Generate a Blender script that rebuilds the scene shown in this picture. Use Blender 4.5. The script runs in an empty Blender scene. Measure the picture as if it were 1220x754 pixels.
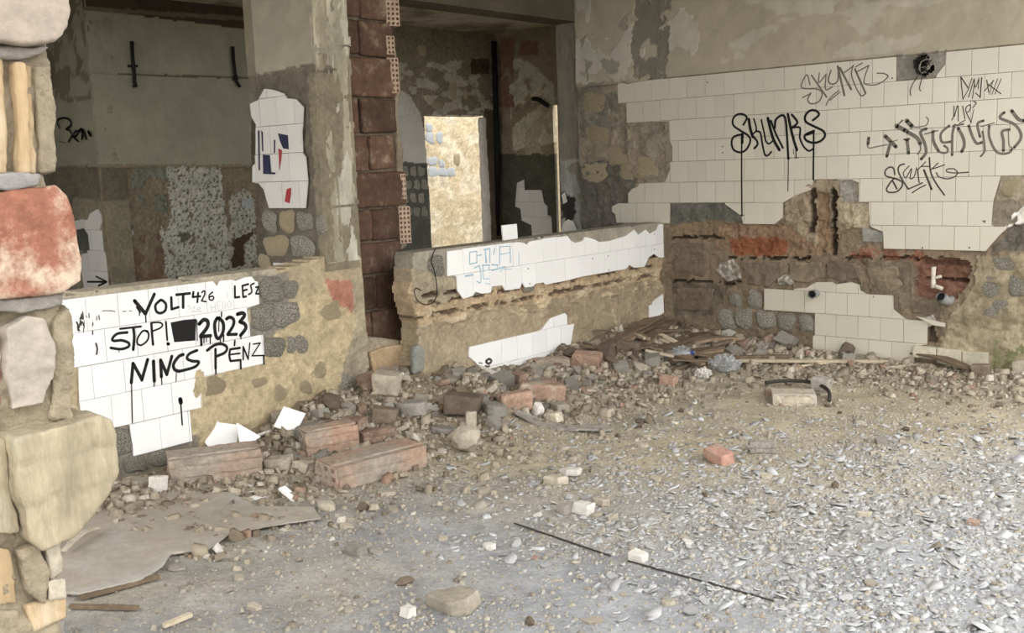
import bpy, bmesh, math, random
import numpy as np
from mathutils import Matrix, Vector
random.seed(7); RNG = np.random.default_rng(11)
scn = bpy.context.scene
COL = scn.collection
# ------------------------------------------------------------------ camera, sky, exposure
IW, IH = 1220.0, 754.0
FPX, YAW, PIT, ROL = 1233.07, -0.7095, 0.1461, -0.0374
CAM = np.array([4.2007, -6.6707, 1.3912])
_cy, _sy = math.cos(YAW), math.sin(YAW)
FW = np.array([_sy*math.cos(PIT), _cy*math.cos(PIT), -math.sin(PIT)])
_r0 = np.array([_cy, -_sy, 0.0]); _u0 = np.cross(_r0, FW)
RT = math.cos(ROL)*_r0 + math.sin(ROL)*_u0
UP = -math.sin(ROL)*_r0 + math.cos(ROL)*_u0
cam_d = bpy.data.cameras.new('camera'); cam = bpy.data.objects.new('camera', cam_d); COL.objects.link(cam)
cam_d.sensor_fit = 'HORIZONTAL'; cam_d.sensor_width = 36.0; cam_d.lens = 36.0*FPX/IW
cam_d.clip_start = 0.05; cam_d.clip_end = 300
cam.matrix_world = Matrix(((RT[0], UP[0], -FW[0], CAM[0]), (RT[1], UP[1], -FW[1], CAM[1]), (RT[2], UP[2], -FW[2], CAM[2]), (0, 0, 0, 1)))
scn.camera = cam
world = bpy.data.worlds.new('overcast_sky'); scn.world = world; world.use_nodes = True
bg = world.node_tree.nodes['Background']
bg.inputs[0].default_value = (1.0, 0.99, 0.975, 1); bg.inputs[1].default_value = 1.0
scn.view_settings.view_transform = 'Standard'; scn.view_settings.look = 'None'
scn.view_settings.gamma = 1.0; scn.view_settings.use_curve_mapping = False
scn.view_settings.exposure = 1.92

# ------------------------------------------------------------------ helpers
def lin(c):
    def f(v):
        v /= 255.0
        return v/12.92 if v <= 0.04045 else ((v+0.055)/1.055)**2.4
    g_ = 0.30*c[0]+0.59*c[1]+0.11*c[2]
    return tuple(f(g_+(v-g_)*0.74) for v in c)
def ray(x, y): return FW + RT*((x-IW/2)/FPX) - UP*((y-IH/2)/FPX)
def PX(x, y, X): d = ray(x, y); return CAM + d*((X-CAM[0])/d[0])
def PY(x, y, Y): d = ray(x, y); return CAM + d*((Y-CAM[1])/d[1])
def PZ(x, y, Z): d = ray(x, y); return CAM + d*((Z-CAM[2])/d[2])
class Plane:
    """A wall face: P(u, v, h) = point on it, h metres proud of it."""
    def __init__(s, axis, at, sign=1):
        s.axis, s.at = axis, at
        if axis == 'x': s.u = np.array([0, 1.0, 0]); s.n = np.array([1.0, 0, 0]); s.o = np.array([at, 0, 0.0])
        else: s.u = np.array([1.0, 0, 0]); s.n = np.array([0, -1.0, 0]); s.o = np.array([0, at, 0.0])
        s.v = np.array([0, 0, 1.0])
    def P(s, u, v, h=0.0): return s.o + s.u*u + s.v*v + s.n*h
    def px(s, x, y):
        q = PX(x, y, s.at) if s.axis == 'x' else PY(x, y, s.at)
        return (float(q @ s.u), float(q[2]))
    def poly(s, pts, org=(0, 0), sc=1.0): return [s.px(org[0]+a/sc, org[1]+b/sc) for a, b in pts]
    def mat(s, u, v, h=0.0):
        q = s.P(u, v, h)
        return Matrix(((s.u[0], s.v[0], s.n[0], q[0]), (s.u[1], s.v[1], s.n[1], q[1]), (s.u[2], s.v[2], s.n[2], q[2]), (0, 0, 0, 1)))
_perm = {}
def _tab(seed):
    if seed not in _perm:
        r = np.random.default_rng(seed); p = r.permutation(256); a = r.random(256)*2*np.pi
        _perm[seed] = (np.concatenate([p, p]), np.cos(a), np.sin(a))
    return _perm[seed]
def pn(x, y, seed=0):
    P, gx, gy = _tab(seed)
    x = np.asarray(x, float); y = np.asarray(y, float)
    xi = np.floor(x).astype(int); yi = np.floor(y).astype(int); fx = x-xi; fy = y-yi
    def g(a, b, dx, dy):
        i = P[(P[a & 255]+b) & 255]; return gx[i]*dx+gy[i]*dy
    w = fx*fx*fx*(fx*(fx*6-15)+10); t = fy*fy*fy*(fy*(fy*6-15)+10)
    a = g(xi, yi, fx, fy)*(1-w)+g(xi+1, yi, fx-1, fy)*w
    b = g(xi, yi+1, fx, fy-1)*(1-w)+g(xi+1, yi+1, fx-1, fy-1)*w
    return (a*(1-t)+b*t)*1.5
def fbm(x, y, seed=0, o=4):
    s = 0; a = 1.0; t = 0
    for k in range(o):
        s = s+a*pn(x*2**k+k*17.3, y*2**k-k*9.1, seed+k); t += a; a *= 0.5
    return s/t
def n3(c, sc, seed, o=3): return (fbm(c[:, 0]*sc, c[:, 1]*sc+c[:, 2]*sc*0.7, seed, o)+fbm(c[:, 1]*sc+5, c[:, 2]*sc, seed+9, o)+fbm(c[:, 2]*sc+3, c[:, 0]*sc, seed+19, o))/1.7
def in_poly(x, y, poly):
    ins = np.zeros(np.shape(x), bool); n = len(poly)
    for i in range(n):
        x1, y1 = poly[i]; x2, y2 = poly[(i+1) % n]
        if y1 == y2: continue
        c = ((y1 > y) != (y2 > y)) & (x < (x2-x1)*(y-y1)/(y2-y1)+x1)
        ins ^= c
    return ins
def clip_poly(poly, r):
    u0, u1, v0, v1 = r
    for ax, val, keep in ((0, u0, 1), (0, u1, -1), (1, v0, 1), (1, v1, -1)):
        out = []; n = len(poly)
        for i in range(n):
            a, b = poly[i], poly[(i+1) % n]
            ia = (a[ax]-val)*keep >= 0; ib = (b[ax]-val)*keep >= 0
            if ia: out.append(a)
            if ia != ib:
                t = (val-a[ax])/(b[ax]-a[ax]); out.append((a[0]+t*(b[0]-a[0]), a[1]+t*(b[1]-a[1])))
        poly = out
        if len(poly) < 3: return []
    res = []
    for q in poly:
        if not res or math.hypot(q[0]-res[-1][0], q[1]-res[-1][1]) > 2e-4: res.append(q)
    if len(res) > 2 and math.hypot(res[0][0]-res[-1][0], res[0][1]-res[-1][1]) < 2e-4: res.pop()
    return res if len(res) > 2 else []
def area(p): return 0.5*sum(p[i][0]*p[(i+1) % len(p)][1]-p[(i+1) % len(p)][0]*p[i][1] for i in range(len(p)))

# ------------------------------------------------------------------ materials
def mat(name, col=(200, 200, 200), rough=0.9, var=0.25, sc=6.0, bump=0.25, bsc=60.0, attr=False, rnd=0.0, spec=0.3, tint=None, tsc=3.0, tpos=(0.5, 0.6), metal=0.0, streak=None):
    m = bpy.data.materials.new(name); m.use_nodes = True
    nt = m.node_tree; N = nt.nodes; L = nt.links; b = N['Principled BSDF']
    b.inputs['Roughness'].default_value = rough; b.inputs['Specular IOR Level'].default_value = spec; b.inputs['Metallic'].default_value = metal
    tc = N.new('ShaderNodeTexCoord'); oi = N.new('ShaderNodeObjectInfo')
    off = N.new('ShaderNodeVectorMath'); off.operation = 'MULTIPLY_ADD'
    L.new(oi.outputs['Random'], off.inputs[0]); off.inputs[1].default_value = (37, 53, 71); L.new(tc.outputs['Object'], off.inputs[2])
    vec = off.outputs[0]
    if streak:
        sv = N.new('ShaderNodeVectorMath'); sv.operation = 'MULTIPLY'; sv.inputs[1].default_value = streak; L.new(vec, sv.inputs[0]); vec = sv.outputs[0]
    def noise(s, d=6, r=0.6):
        n = N.new('ShaderNodeTexNoise'); n.inputs['Scale'].default_value = s; n.inputs['Detail'].default_value = d; n.inputs['Roughness'].default_value = r
        L.new(vec, n.inputs['Vector']); return n.outputs['Fac']
    if attr:
        a = N.new('ShaderNodeAttribute'); a.attribute_name = 'Col'; c = a.outputs['Color']
    else:
        r = N.new('ShaderNodeRGB'); r.outputs[0].default_value = (*lin(col), 1); c = r.outputs[0]
    if tint is not None:
        mr = N.new('ShaderNodeMapRange'); mr.inputs[1].default_value = tpos[0]; mr.inputs[2].default_value = tpos[1]
        L.new(noise(tsc, 8, 0.65), mr.inputs[0])
        mx = N.new('ShaderNodeMix'); mx.data_type = 'RGBA'; L.new(mr.outputs[0], mx.inputs[0]); L.new(c, mx.inputs[6]); mx.inputs[7].default_value = (*lin(tint), 1)
        c = mx.outputs[2]
    mr = N.new('ShaderNodeMapRange'); mr.inputs[1].default_value = 0.25; mr.inputs[2].default_value = 0.75
    mr.inputs[3].default_value = 1-var; mr.inputs[4].default_value = 1+var; L.new(noise(sc), mr.inputs[0])
    f = mr.outputs[0]
    if rnd > 0:
        q = N.new('ShaderNodeMapRange'); q.inputs[3].default_value = 1-rnd; q.inputs[4].default_value = 1+rnd*0.6; L.new(oi.outputs['Random'], q.inputs[0])
        k = N.new('ShaderNodeMath'); k.operation = 'MULTIPLY'; L.new(f, k.inputs[0]); L.new(q.outputs[0], k.inputs[1]); f = k.outputs[0]
    if bump > 0.15:
        q = N.new('ShaderNodeMapRange'); q.inputs[1].default_value = 0.3; q.inputs[2].default_value = 0.7; q.inputs[3].default_value = 1-0.5*min(bump, 0.6); q.inputs[4].default_value = 1+0.45*min(bump, 0.6); L.new(noise(bsc*0.8, 9, 0.75), q.inputs[0])
        k = N.new('ShaderNodeMath'); k.operation = 'MULTIPLY'; L.new(f, k.inputs[0]); L.new(q.outputs[0], k.inputs[1]); f = k.outputs[0]
    vm = N.new('ShaderNodeVectorMath'); vm.operation = 'SCALE'; L.new(c, vm.inputs[0]); L.new(f, vm.inputs['Scale'])
    L.new(vm.outputs[0], b.inputs['Base Color'])
    if bump > 0:
        bp = N.new('ShaderNodeBump'); bp.inputs['Strength'].default_value = bump; bp.inputs['Distance'].default_value = 0.022
        L.new(noise(bsc, 8, 0.7), bp.inputs['Height']); L.new(bp.outputs[0], b.inputs['Normal'])
    return m
M = {}
M['wall'] = mat('old_wall', attr=True, rough=0.95, var=0.22, sc=9, bump=0.55, bsc=45)
M['plaster'] = mat('painted_plaster', attr=True, rough=0.85, var=0.13, sc=2.5, bump=0.14, bsc=14)
M['tile'] = mat('shaded_off_white_tile', (203, 195, 173), rough=0.28, var=0.05, sc=3, bump=0.02, bsc=8, rnd=0.05, spec=0.5)  # off-white tile; shade and warm bounce are put into its colour
M['tile_white'] = mat('white_tile', (240, 240, 238), rough=0.25, var=0.04, sc=5, bump=0.02, bsc=8, rnd=0.03, spec=0.5)
M['tile_back'] = mat('grey_white_tile', (208, 204, 196), rough=0.35, var=0.06, sc=5, bump=0.02, bsc=8, rnd=0.05)
M['black'] = mat('black_spray_paint', (14, 13, 12), rough=0.6, var=0.2, sc=30, bump=0)
M['grey_ink'] = mat('thin_grey_spray_paint', (112, 106, 92), rough=0.7, var=0.25, sc=40, bump=0)
M['dark_ink'] = mat('dark_grey_spray_paint', (74, 70, 60), rough=0.7, var=0.25, sc=40, bump=0)
M['pale_ink'] = mat('pale_pencil', (196, 194, 192), rough=0.8, var=0.1, bump=0)
M['blue_ink'] = mat('pale_blue_spray_paint', (150, 192, 214), rough=0.8, var=0.15, sc=30, bump=0)
M['concrete'] = mat('column_concrete', attr=True, rough=0.95, var=0.28, sc=7, bump=0.5, bsc=30, streak=(1, 1, 0.3))
M['brick_dark'] = mat('dark_red_hollow_brick', (112, 80, 60), rough=0.95, var=0.35, sc=9, bump=0.6, bsc=40, rnd=0.3, tint=(138, 116, 92), tsc=9, tpos=(0.55, 0.68))
M['brick_cut'] = mat('perforated_brick_end', (188, 156, 128), rough=0.95, var=0.2, sc=20, bump=0.3)
M['hole'] = mat('dark_hollow', (40, 24, 18), rough=1, var=0.1, bump=0)
M['dab'] = mat('grey_mortar_dab', (148, 138, 116), rough=0.95, var=0.3, sc=18, bump=0.9, bsc=40, rnd=0.15, tint=(204, 197, 180), tsc=18, tpos=(0.47, 0.58))
M['dab_tan'] = mat('tan_mortar_dab', (180, 160, 122), rough=0.95, var=0.3, sc=14, bump=0.7, bsc=40, rnd=0.12)
M['dab_blue'] = mat('pale_blue_mortar_dab', (168, 176, 180), rough=0.95, var=0.2, sc=18, bump=0.5, bsc=40)
M['heap_brick'] = mat('dusty_hollow_brick', (178, 138, 110), rough=0.95, var=0.22, sc=10, bump=0.5, bsc=50, rnd=0.1, tint=(164, 150, 132), tsc=4, tpos=(0.36, 0.58))
M['r_plaster'] = mat('plaster_rubble', (184, 171, 148), rough=0.95, var=0.25, sc=14, bump=0.5, bsc=60, rnd=0.3)
M['r_grey'] = mat('grey_rubble', (156, 148, 135), rough=0.95, var=0.25, sc=14, bump=0.5, bsc=60, rnd=0.3)
M['r_brick'] = mat('brick_rubble', (166, 130, 106), rough=0.95, var=0.28, sc=12, bump=0.5, bsc=60, rnd=0.3, tint=(170, 150, 128), tsc=6)
M['r_dark'] = mat('dark_earthy_rubble', (122, 104, 84), rough=0.95, var=0.3, sc=14, bump=0.5, bsc=60, rnd=0.3)
M['r_white'] = mat('white_rubble', (212, 206, 194), rough=0.9, var=0.12, sc=14, bump=0.3, bsc=60, rnd=0.1)
M['flake'] = mat('peeled_paint_flake', (170, 170, 169), rough=0.8, var=0.12, sc=14, bump=0.1, rnd=0.3)
M['wood'] = mat('weathered_wood', (134, 110, 84), rough=0.9, var=0.3, sc=16, bump=0.4, rnd=0.35)
M['wood_pale'] = mat('pale_bare_wood', (196, 178, 146), rough=0.85, var=0.2, sc=16, bump=0.3, rnd=0.15)
M['board'] = mat('grey_fibre_board', (164, 153, 136), rough=0.9, var=0.12, sc=3, bump=0.3, bsc=20, tint=(172, 166, 156), tsc=2.5)
M['pvc'] = mat('grey_plastic_pipe', (150, 152, 150), rough=0.5, var=0.1, bump=0.05)
M['black_hole'] = mat('black_pipe_bore', (16, 16, 15), rough=0.9, var=0.1, bump=0)
M['valve'] = mat('chalky_white_valve', (222, 208, 188), rough=0.8, var=0.15, bump=0.4)
M['iron'] = mat('black_iron', (22, 21, 19), rough=0.7, var=0.3, sc=30, bump=0.2)
M['rubber'] = mat('dark_rubber_hose', (58, 52, 46), rough=0.7, var=0.2, bump=0.1)
M['navy'] = mat('navy_print', (38, 42, 74), rough=0.7, var=0.2, bump=0)
M['red'] = mat('red_print', (176, 44, 48), rough=0.7, var=0.15, bump=0)
M['dust'] = mat('dusty_floor', attr=True, rough=0.95, var=0.22, sc=5, bump=0.6, bsc=70)
M['ground'] = mat('outdoor_ground', (150, 142, 126), rough=1, var=0.3, sc=2, bump=0.3)
M['ochre'] = mat('ochre_hollow_block', (176, 146, 102), rough=0.95, var=0.2, sc=8, bump=0.5, bsc=30, tint=(176, 156, 124), tsc=6, streak=(1, 1.2, 0.2))
M['red_brick'] = mat('limewashed_red_brick', (166, 98, 72), rough=0.9, var=0.3, sc=9, bump=0.55, bsc=45, tint=(178, 154, 130), tsc=9, tpos=(0.46, 0.58))
M['cream_block'] = mat('cream_concrete_block', (168, 152, 120), rough=0.95, var=0.25, sc=9, bump=0.6, bsc=40, streak=(1, 1.2, 0.3), tint=(156, 146, 120), tsc=9)
M['pink_block'] = mat('pinkish_plastered_block', (162, 146, 130), rough=0.95, var=0.12, sc=9, bump=0.4, bsc=50, tint=(216, 168, 140), tsc=4, tpos=(0.56, 0.68))
M['grey_stone'] = mat('grey_mortar_bed', (138, 130, 120), rough=0.9, var=0.2, sc=12, bump=0.6, bsc=45)
M['pillar_mortar'] = mat('crumbling_mortar', (160, 144, 114), rough=0.95, var=0.22, sc=12, bump=0.8, bsc=45, tint=(146, 130, 104), tsc=8)
mp = mat('clear_plastic', (232, 236, 238), rough=0.12, var=0.02, bump=0.2, bsc=30); mp.node_tree.nodes['Principled BSDF'].inputs['Transmission Weight'].default_value = 0.75; M['clear'] = mp
M['blue_cap'] = mat('blue_plastic_cap', (40, 70, 150), rough=0.4, var=0.05, bump=0)

# ------------------------------------------------------------------ object helpers
def link(name, me, m, parent=None):
    o = bpy.data.objects.new(name, me); COL.objects.link(o)
    if m is not None and (len(me.materials) == 0): me.materials.append(M[m] if isinstance(m, str) else m)
    if parent is not None: o.parent = parent
    return o
def struct(o): o['kind'] = 'structure'; return o
def tag(o, label, cat, group=None):
    o['label'] = label; o['category'] = cat
    if group: o['group'] = group
    return o
def empty(name, loc=(0, 0, 0), rz=0.0):
    o = bpy.data.objects.new(name, None); COL.objects.link(o); o.location = loc; o.rotation_euler = (0, 0, rz); o.empty_display_size = 0.1
    return o
def mesh_pd(name, v, f, smooth=False):
    me = bpy.data.meshes.new(name); me.from_pydata([tuple(map(float, q)) for q in v], [], [tuple(map(int, q)) for q in f]); me.validate()
    if smooth: me.polygons.foreach_set('use_smooth', [True]*len(me.polygons))
    me.update(); return me
def bm_mesh(name, bm, smooth=False):
    bmesh.ops.recalc_face_normals(bm, faces=bm.faces)
    me = bpy.data.meshes.new(name); bm.to_mesh(me); bm.free()
    if smooth: me.polygons.foreach_set('use_smooth', [True]*len(me.polygons))
    return me
def bm_box(bm, c, s, mtx=None):
    r = bmesh.ops.create_cube(bm, size=1.0); vs = r['verts']
    for q in vs:
        q.co = Vector((q.co.x*s[0]+c[0], q.co.y*s[1]+c[1], q.co.z*s[2]+c[2]))
        if mtx is not None: q.co = mtx @ q.co
    return vs
def box_mesh(name, c, s, bevel=0.0, seg=1):
    bm = bmesh.new(); bm_box(bm, c, s)
    if bevel > 0: bmesh.ops.bevel(bm, geom=list(bm.edges), offset=bevel, segments=seg, profile=0.6, affect='EDGES')
    return bm_mesh(name, bm)
def box(name, lo, hi, m, parent=None, bevel=0.0):
    c = [(a+b)/2 for a, b in zip(lo, hi)]; s = [b-a for a, b in zip(lo, hi)]
    o = link(name, box_mesh(name, (0, 0, 0), s, bevel), m, parent); o.location = c; return o
def tube_bm(bm, pts, r, n=8, cap=True):
    pts = [Vector(q) for q in pts]; rings = []
    for i, q in enumerate(pts):
        t = (pts[min(i+1, len(pts)-1)]-pts[max(i-1, 0)]).normalized()
        a = t.orthogonal().normalized() if i == 0 else (pa - t*pa.dot(t)).normalized()
        pa = a; b = t.cross(a); rr = r[i] if isinstance(r, (list, tuple)) else r
        rings.append([bm.verts.new(q+(a*math.cos(2*math.pi*k/n)+b*math.sin(2*math.pi*k/n))*rr) for k in range(n)])
    for i in range(len(rings)-1):
        for k in range(n): bm.faces.new((rings[i][k], rings[i][(k+1) % n], rings[i+1][(k+1) % n], rings[i+1][k]))
    if cap: bm.faces.new(rings[0][::-1]); bm.faces.new(rings[-1])
    return rings
def prism(name, poly, h0, h1, chamfer=0.0):
    """poly in local uv, extruded along local z from h0 to h1 (closed solid)."""
    if area(poly) < 0: poly = poly[::-1]
    n = len(poly); v = [(a, b, h0) for a, b in poly]
    if chamfer > 0:
        cx = sum(a for a, b in poly)/n; cy = sum(b for a, b in poly)/n
        v += [(a, b, h1-chamfer) for a, b in poly]
        v += [(a-math.copysign(min(chamfer, abs(a-cx)), a-cx), b-math.copysign(min(chamfer, abs(b-cy)), b-cy), h1) for a, b in poly]; k = 3
    else: v += [(a, b, h1) for a, b in poly]; k = 2
    f = [tuple(range(n))[::-1], tuple(range((k-1)*n, k*n))]
    for j in range(k-1):
        for i in range(n): f.append((j*n+i, j*n+(i+1) % n, (j+1)*n+(i+1) % n, (j+1)*n+i))
    return mesh_pd(name, v, f)
def smooth_pts(pts, closed=False, k=6):
    P = [np.array(q, float) for q in pts]; n = len(P)
    if n < 3: return [tuple(q) for q in P]
    out = []
    for i in range(n-1):
        a = P[max(i-1, 0)]; b = P[i]; c = P[i+1]; d = P[min(i+2, n-1)]
        for j in range(k):
            t = j/k; out.append(0.5*((2*b)+(-a+c)*t+(2*a-5*b+4*c-d)*t*t+(-a+3*b-3*c+d)*t**3))
    out.append(P[-1]); return out
def strokes(name, plane, items, org, sc, m, parent, h=0.0012, fat=1.0):
    """spray lettering laid on a wall: items = [(points, width)], both in crop pixels."""
    v = []; f = []
    for idx, (pts, w) in enumerate(items):
        pts = [p_ for p_ in pts]
        sp = smooth_pts(pts) if len(pts) > 2 else [tuple(pts[0]), tuple(pts[-1])]
        uv = [np.array(plane.px(org[0]+a/sc, org[1]+b/sc)) for a, b in sp]
        a0 = plane.px(org[0]+pts[0][0]/sc, org[1]+pts[0][1]/sc); a1 = plane.px(org[0]+pts[0][0]/sc, org[1]+(pts[0][1]+100)/sc)
        W_ = fat*w*math.hypot(a1[0]-a0[0], a1[1]-a0[1])/100.0/2
        hh = h+idx*0.00002
        n = len(uv); b0 = len(v)
        for i in range(n):
            t = uv[min(i+1, n-1)]-uv[max(i-1, 0)]; l = np.linalg.norm(t)+1e-9; nn = np.array([-t[1], t[0]])/l
            for s_ in (-1, 1): q = uv[i]+nn*s_*W_; v.append(plane.P(q[0], q[1], hh))
        for i in range(n-1): f.append((b0+2*i, b0+2*i+2, b0+2*i+3, b0+2*i+1))
        for e in (uv[0], uv[-1]):
            b1 = len(v)
            for k in range(10): v.append(plane.P(e[0]+W_*math.cos(k*math.pi/5), e[1]+W_*math.sin(k*math.pi/5), hh))
            f.append(tuple(range(b1, b1+10)))
    return link(name, mesh_pd(name, v, f), m, parent)
def flat_poly(name, plane, poly, h, m, parent): 
    if area(poly) < 0: poly = poly[::-1]
    me = mesh_pd(name, [plane.P(a, b, h) for a, b in poly]+[plane.P(a, b, h-0.001) for a, b in poly],
                 [tuple(range(len(poly)))]+[(i+len(poly), (i+1) % len(poly)+len(poly), (i+1) % len(poly), i) for i in range(len(poly))])
    return link(name, me, m, parent)

# ---- a wall face as a relief of small cells with ragged outline, coloured by what it is made of
def relief(name, plane, rect, step, base, feats=(), h0=-0.012, rough=0.006, rsc=10.0, depth=0.15, holes=(), seed=1, m='wall', parent=None, lump=0.0):
    u0, u1, v0, v1 = rect
    nu = max(2, int(round((u1-u0)/step))); nv = max(2, int(round((v1-v0)/step)))
    U, V = np.meshgrid(np.linspace(u0, u1, nu+1), np.linspace(v0, v1, nv+1))
    H = np.full(U.shape, h0, float)+rough*fbm(U*rsc, V*rsc, seed, 5)
    if lump: H += lump*np.maximum(0, fbm(U*5, V*5, seed+40, 4))
    C = np.zeros(U.shape+(3,)); C[:] = lin(base)
    vn = fbm(U*2.2, V*2.2, seed+3, 5)
    C *= (1+0.28*vn)[..., None]
    for ft in feats:
        rag = ft.get('rag', 0.02); fs = ft.get('fs', 14)
        wu = U+rag*fbm(U*fs, V*fs, seed+11, 4); wv = V+rag*fbm(U*fs+31, V*fs, seed+12, 4)
        k = in_poly(wu, wv, ft['poly']) if ft.get('poly') is not None else np.ones(U.shape, bool)
        if 'thr' in ft: k &= fbm(U*ft.get('ts', 6), V*ft.get('ts', 6)*ft.get('ta', 1.0), seed+ft.get('sd', 50), 5) > ft['thr']
        if 'col' in ft:
            c = np.array(lin(ft['col'])); mix = ft.get('mix', 1.0)
            cv = c*(1+ft.get('var', 0.2)*fbm(U*7, V*7, seed+60, 4))[..., None]
            C[k] = C[k]*(1-mix)+cv[k]*mix
        if 'dh' in ft: H[k] += ft['dh']
        if 'rough' in ft: H[k] += (ft['rough']*fbm(U*ft.get('rs', 25), V*ft.get('rs', 25), seed+70, 4))[k]
    pl = np.zeros(U.shape, bool)
    for ft in feats:
        if 'pl' in ft:
            wu = U+ft.get('rag', 0.02)*fbm(U*14, V*14, seed+11, 4); wv = V+ft.get('rag', 0.02)*fbm(U*14+31, V*14, seed+12, 4)
            k = in_poly(wu, wv, ft['poly']); pl[k] = bool(ft['pl'])
    cell = np.ones((nv, nu), bool)
    cu = (U[:-1, :-1]+U[1:, 1:])/2; cv_ = (V[:-1, :-1]+V[1:, 1:])/2
    for hp, rag in holes:
        wu = cu+rag*fbm(cu*9, cv_*9, seed+80, 4); wv = cv_+rag*fbm(cu*9+7, cv_*9, seed+81, 4)
        cell &= ~in_poly(wu, wv, hp)
    P = plane.o+U[..., None]*plane.u+V[..., None]*plane.v+H[..., None]*plane.n
    B = plane.o+U[..., None]*plane.u+V[..., None]*plane.v-depth*plane.n
    idx = np.arange(U.size).reshape(U.shape)
    q = np.stack([idx[:-1, :-1], idx[:-1, 1:], idx[1:, 1:], idx[1:, :-1]], -1)[cell]
    faces = [tuple(t) for t in q.tolist()]
    verts = P.reshape(-1, 3).tolist(); cols = C.reshape(-1, 3).tolist(); off = len(verts); back = {}
    Bf = B.reshape(-1, 3)
    def bk(i):
        if i not in back: back[i] = len(verts); verts.append(Bf[i].tolist()); cols.append(cols[i])
        return back[i]
    pad = np.pad(cell, 1)
    for (dj, di, a, b) in ((-1, 0, (0, 0), (0, 1)), (1, 0, (1, 1), (1, 0)), (0, -1, (1, 0), (0, 0)), (0, 1, (0, 1), (1, 1))):
        e = cell & ~pad[1+dj:nv+1+dj, 1+di:nu+1+di]
        for j, i in zip(*np.nonzero(e)):
            p0 = int(idx[j+a[0], i+a[1]]); p1 = int(idx[j+b[0], i+b[1]])
            faces.append((p1, p0, bk(p0), bk(p1)))
    me = bpy.data.meshes.new(name); me.from_pydata(verts, [], faces); me.update()
    at = me.color_attributes.new('Col', 'FLOAT_COLOR', 'POINT')
    at.data.foreach_set('color', np.c_[np.clip(np.array(cols), 0, 1), np.ones(len(cols))].astype(np.float32).ravel())
    o = link(name, me, m, parent)
    if pl.any():
        me.materials.append(M['plaster']); pc = (pl[:-1, :-1] & pl[1:, 1:])[cell]; mi = np.zeros(len(me.polygons), np.int32); mi[:len(pc)] = pc; me.polygons.foreach_set('material_index', mi)
    return o

TILE = 0.1515; FULL = None
def full_tile():
    global FULL
    if FULL is None:
        s = TILE/2-0.0011
        FULL = prism('wall_tile', [(-s, -s), (s, -s), (s, s), (-s, s)], -0.009, 0.0, 0.0012)
    return FULL
def tiles(plane, cover, rows, phase, m, parent, extra_h=0.0, seed=3, minarea=0.0006):
    """each tile of a broken tiled area as an object; rows = [(v_bottom, parity)], phase = a joint position of parity 0."""
    r = random.Random(seed); us = [q[0] for q in cover]; out = []
    meshes = {}
    for vb, par in rows:
        ph = phase+par*TILE/2
        k0 = math.floor((min(us)-ph)/TILE); k1 = math.ceil((max(us)-ph)/TILE)
        for k in range(k0, k1):
            g = 0.0011; rc = (ph+k*TILE+g, ph+(k+1)*TILE-g, vb+g, vb+TILE-g)
            pc = clip_poly(cover, rc)
            if not pc: continue
            A = abs(area(pc)); fullA = (TILE-2*g)**2
            if A < minarea: continue
            cu = (rc[0]+rc[1])/2; cv = (rc[2]+rc[3])/2
            if A > fullA*0.97: me = full_tile().copy() if False else full_tile()
            else: me = prism('wall_tile', [(a-cu, b-cv) for a, b in pc], -0.009, 0.0)
            key = (id(me), m)
            if me is FULL:
                if ('F', m) not in meshes: meshes[('F', m)] = FULL.copy(); meshes[('F', m)].materials.clear()
                me = meshes[('F', m)]
            o = link('tile', me, m, parent)
            o.matrix_world = plane.mat(cu, cv, extra_h+r.uniform(-0.0008, 0.0008)) @ Matrix.Rotation(r.gauss(0, 0.004), 4, 'X') @ Matrix.Rotation(r.gauss(0, 0.004), 4, 'Y')
            out.append(o)
    return out
def remeshed(bm, voxel, name='chunk'):
    me = bpy.data.meshes.new(name); bmesh.ops.recalc_face_normals(bm, faces=bm.faces); bm.to_mesh(me); bm.free()
    o = bpy.data.objects.new('tmp', me); COL.objects.link(o)
    md = o.modifiers.new('r', 'REMESH'); md.mode = 'VOXEL'; md.voxel_size = voxel
    dg = bpy.context.evaluated_depsgraph_get(); dg.update()
    res = bpy.data.meshes.new_from_object(o.evaluated_get(dg)); res.name = name
    bpy.data.objects.remove(o); bpy.data.meshes.remove(me)
    return res
def roughen(me, amp, sc, seed=1, smooth_it=2, o=4, smooth=True, fine=1.0):
    n = len(me.vertices); co = np.empty(n*3); me.vertices.foreach_get('co', co); co = co.reshape(-1, 3)
    if smooth_it:
        bm = bmesh.new(); bm.from_mesh(me)
        for _ in range(smooth_it): bmesh.ops.smooth_vert(bm, verts=bm.verts, factor=0.5, use_axis_x=True, use_axis_y=True, use_axis_z=True)
        bm.to_mesh(me); bm.free(); me.vertices.foreach_get('co', co.ravel()); co2 = np.empty(n*3); me.vertices.foreach_get('co', co2); co = co2.reshape(-1, 3)
    nr = np.empty(n*3); me.vertices.foreach_get('normal', nr); nr = nr.reshape(-1, 3)
    d = amp*n3(co, sc, seed, o)+0.55*amp*np.minimum(0, n3(co, sc*3.1, seed+31, o))*fine
    co = co+nr*d[:, None]; me.vertices.foreach_set('co', co.ravel()); me.update()
    if smooth: me.polygons.foreach_set('use_smooth', [True]*len(me.polygons))
    return me
def slab_bm(plane, poly, h0, h1):
    if area(poly) < 0: poly = poly[::-1]
    bm = bmesh.new(); n = len(poly)
    a = [bm.verts.new(plane.P(u, v, h0)) for u, v in poly]; b = [bm.verts.new(plane.P(u, v, h1)) for u, v in poly]
    bm.faces.new(a[::-1]); bm.faces.new(b)
    for i in range(n): bm.faces.new((a[i], a[(i+1) % n], b[(i+1) % n], b[i]))
    return bm
def chunk(name, plane, poly, h0, h1, m, parent, voxel=0.006, amp=0.006, sc=22, seed=1, sm=2):
    return link(name, roughen(remeshed(slab_bm(plane, poly, h0, h1), voxel, name), amp, sc, seed, sm), m, parent)
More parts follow.
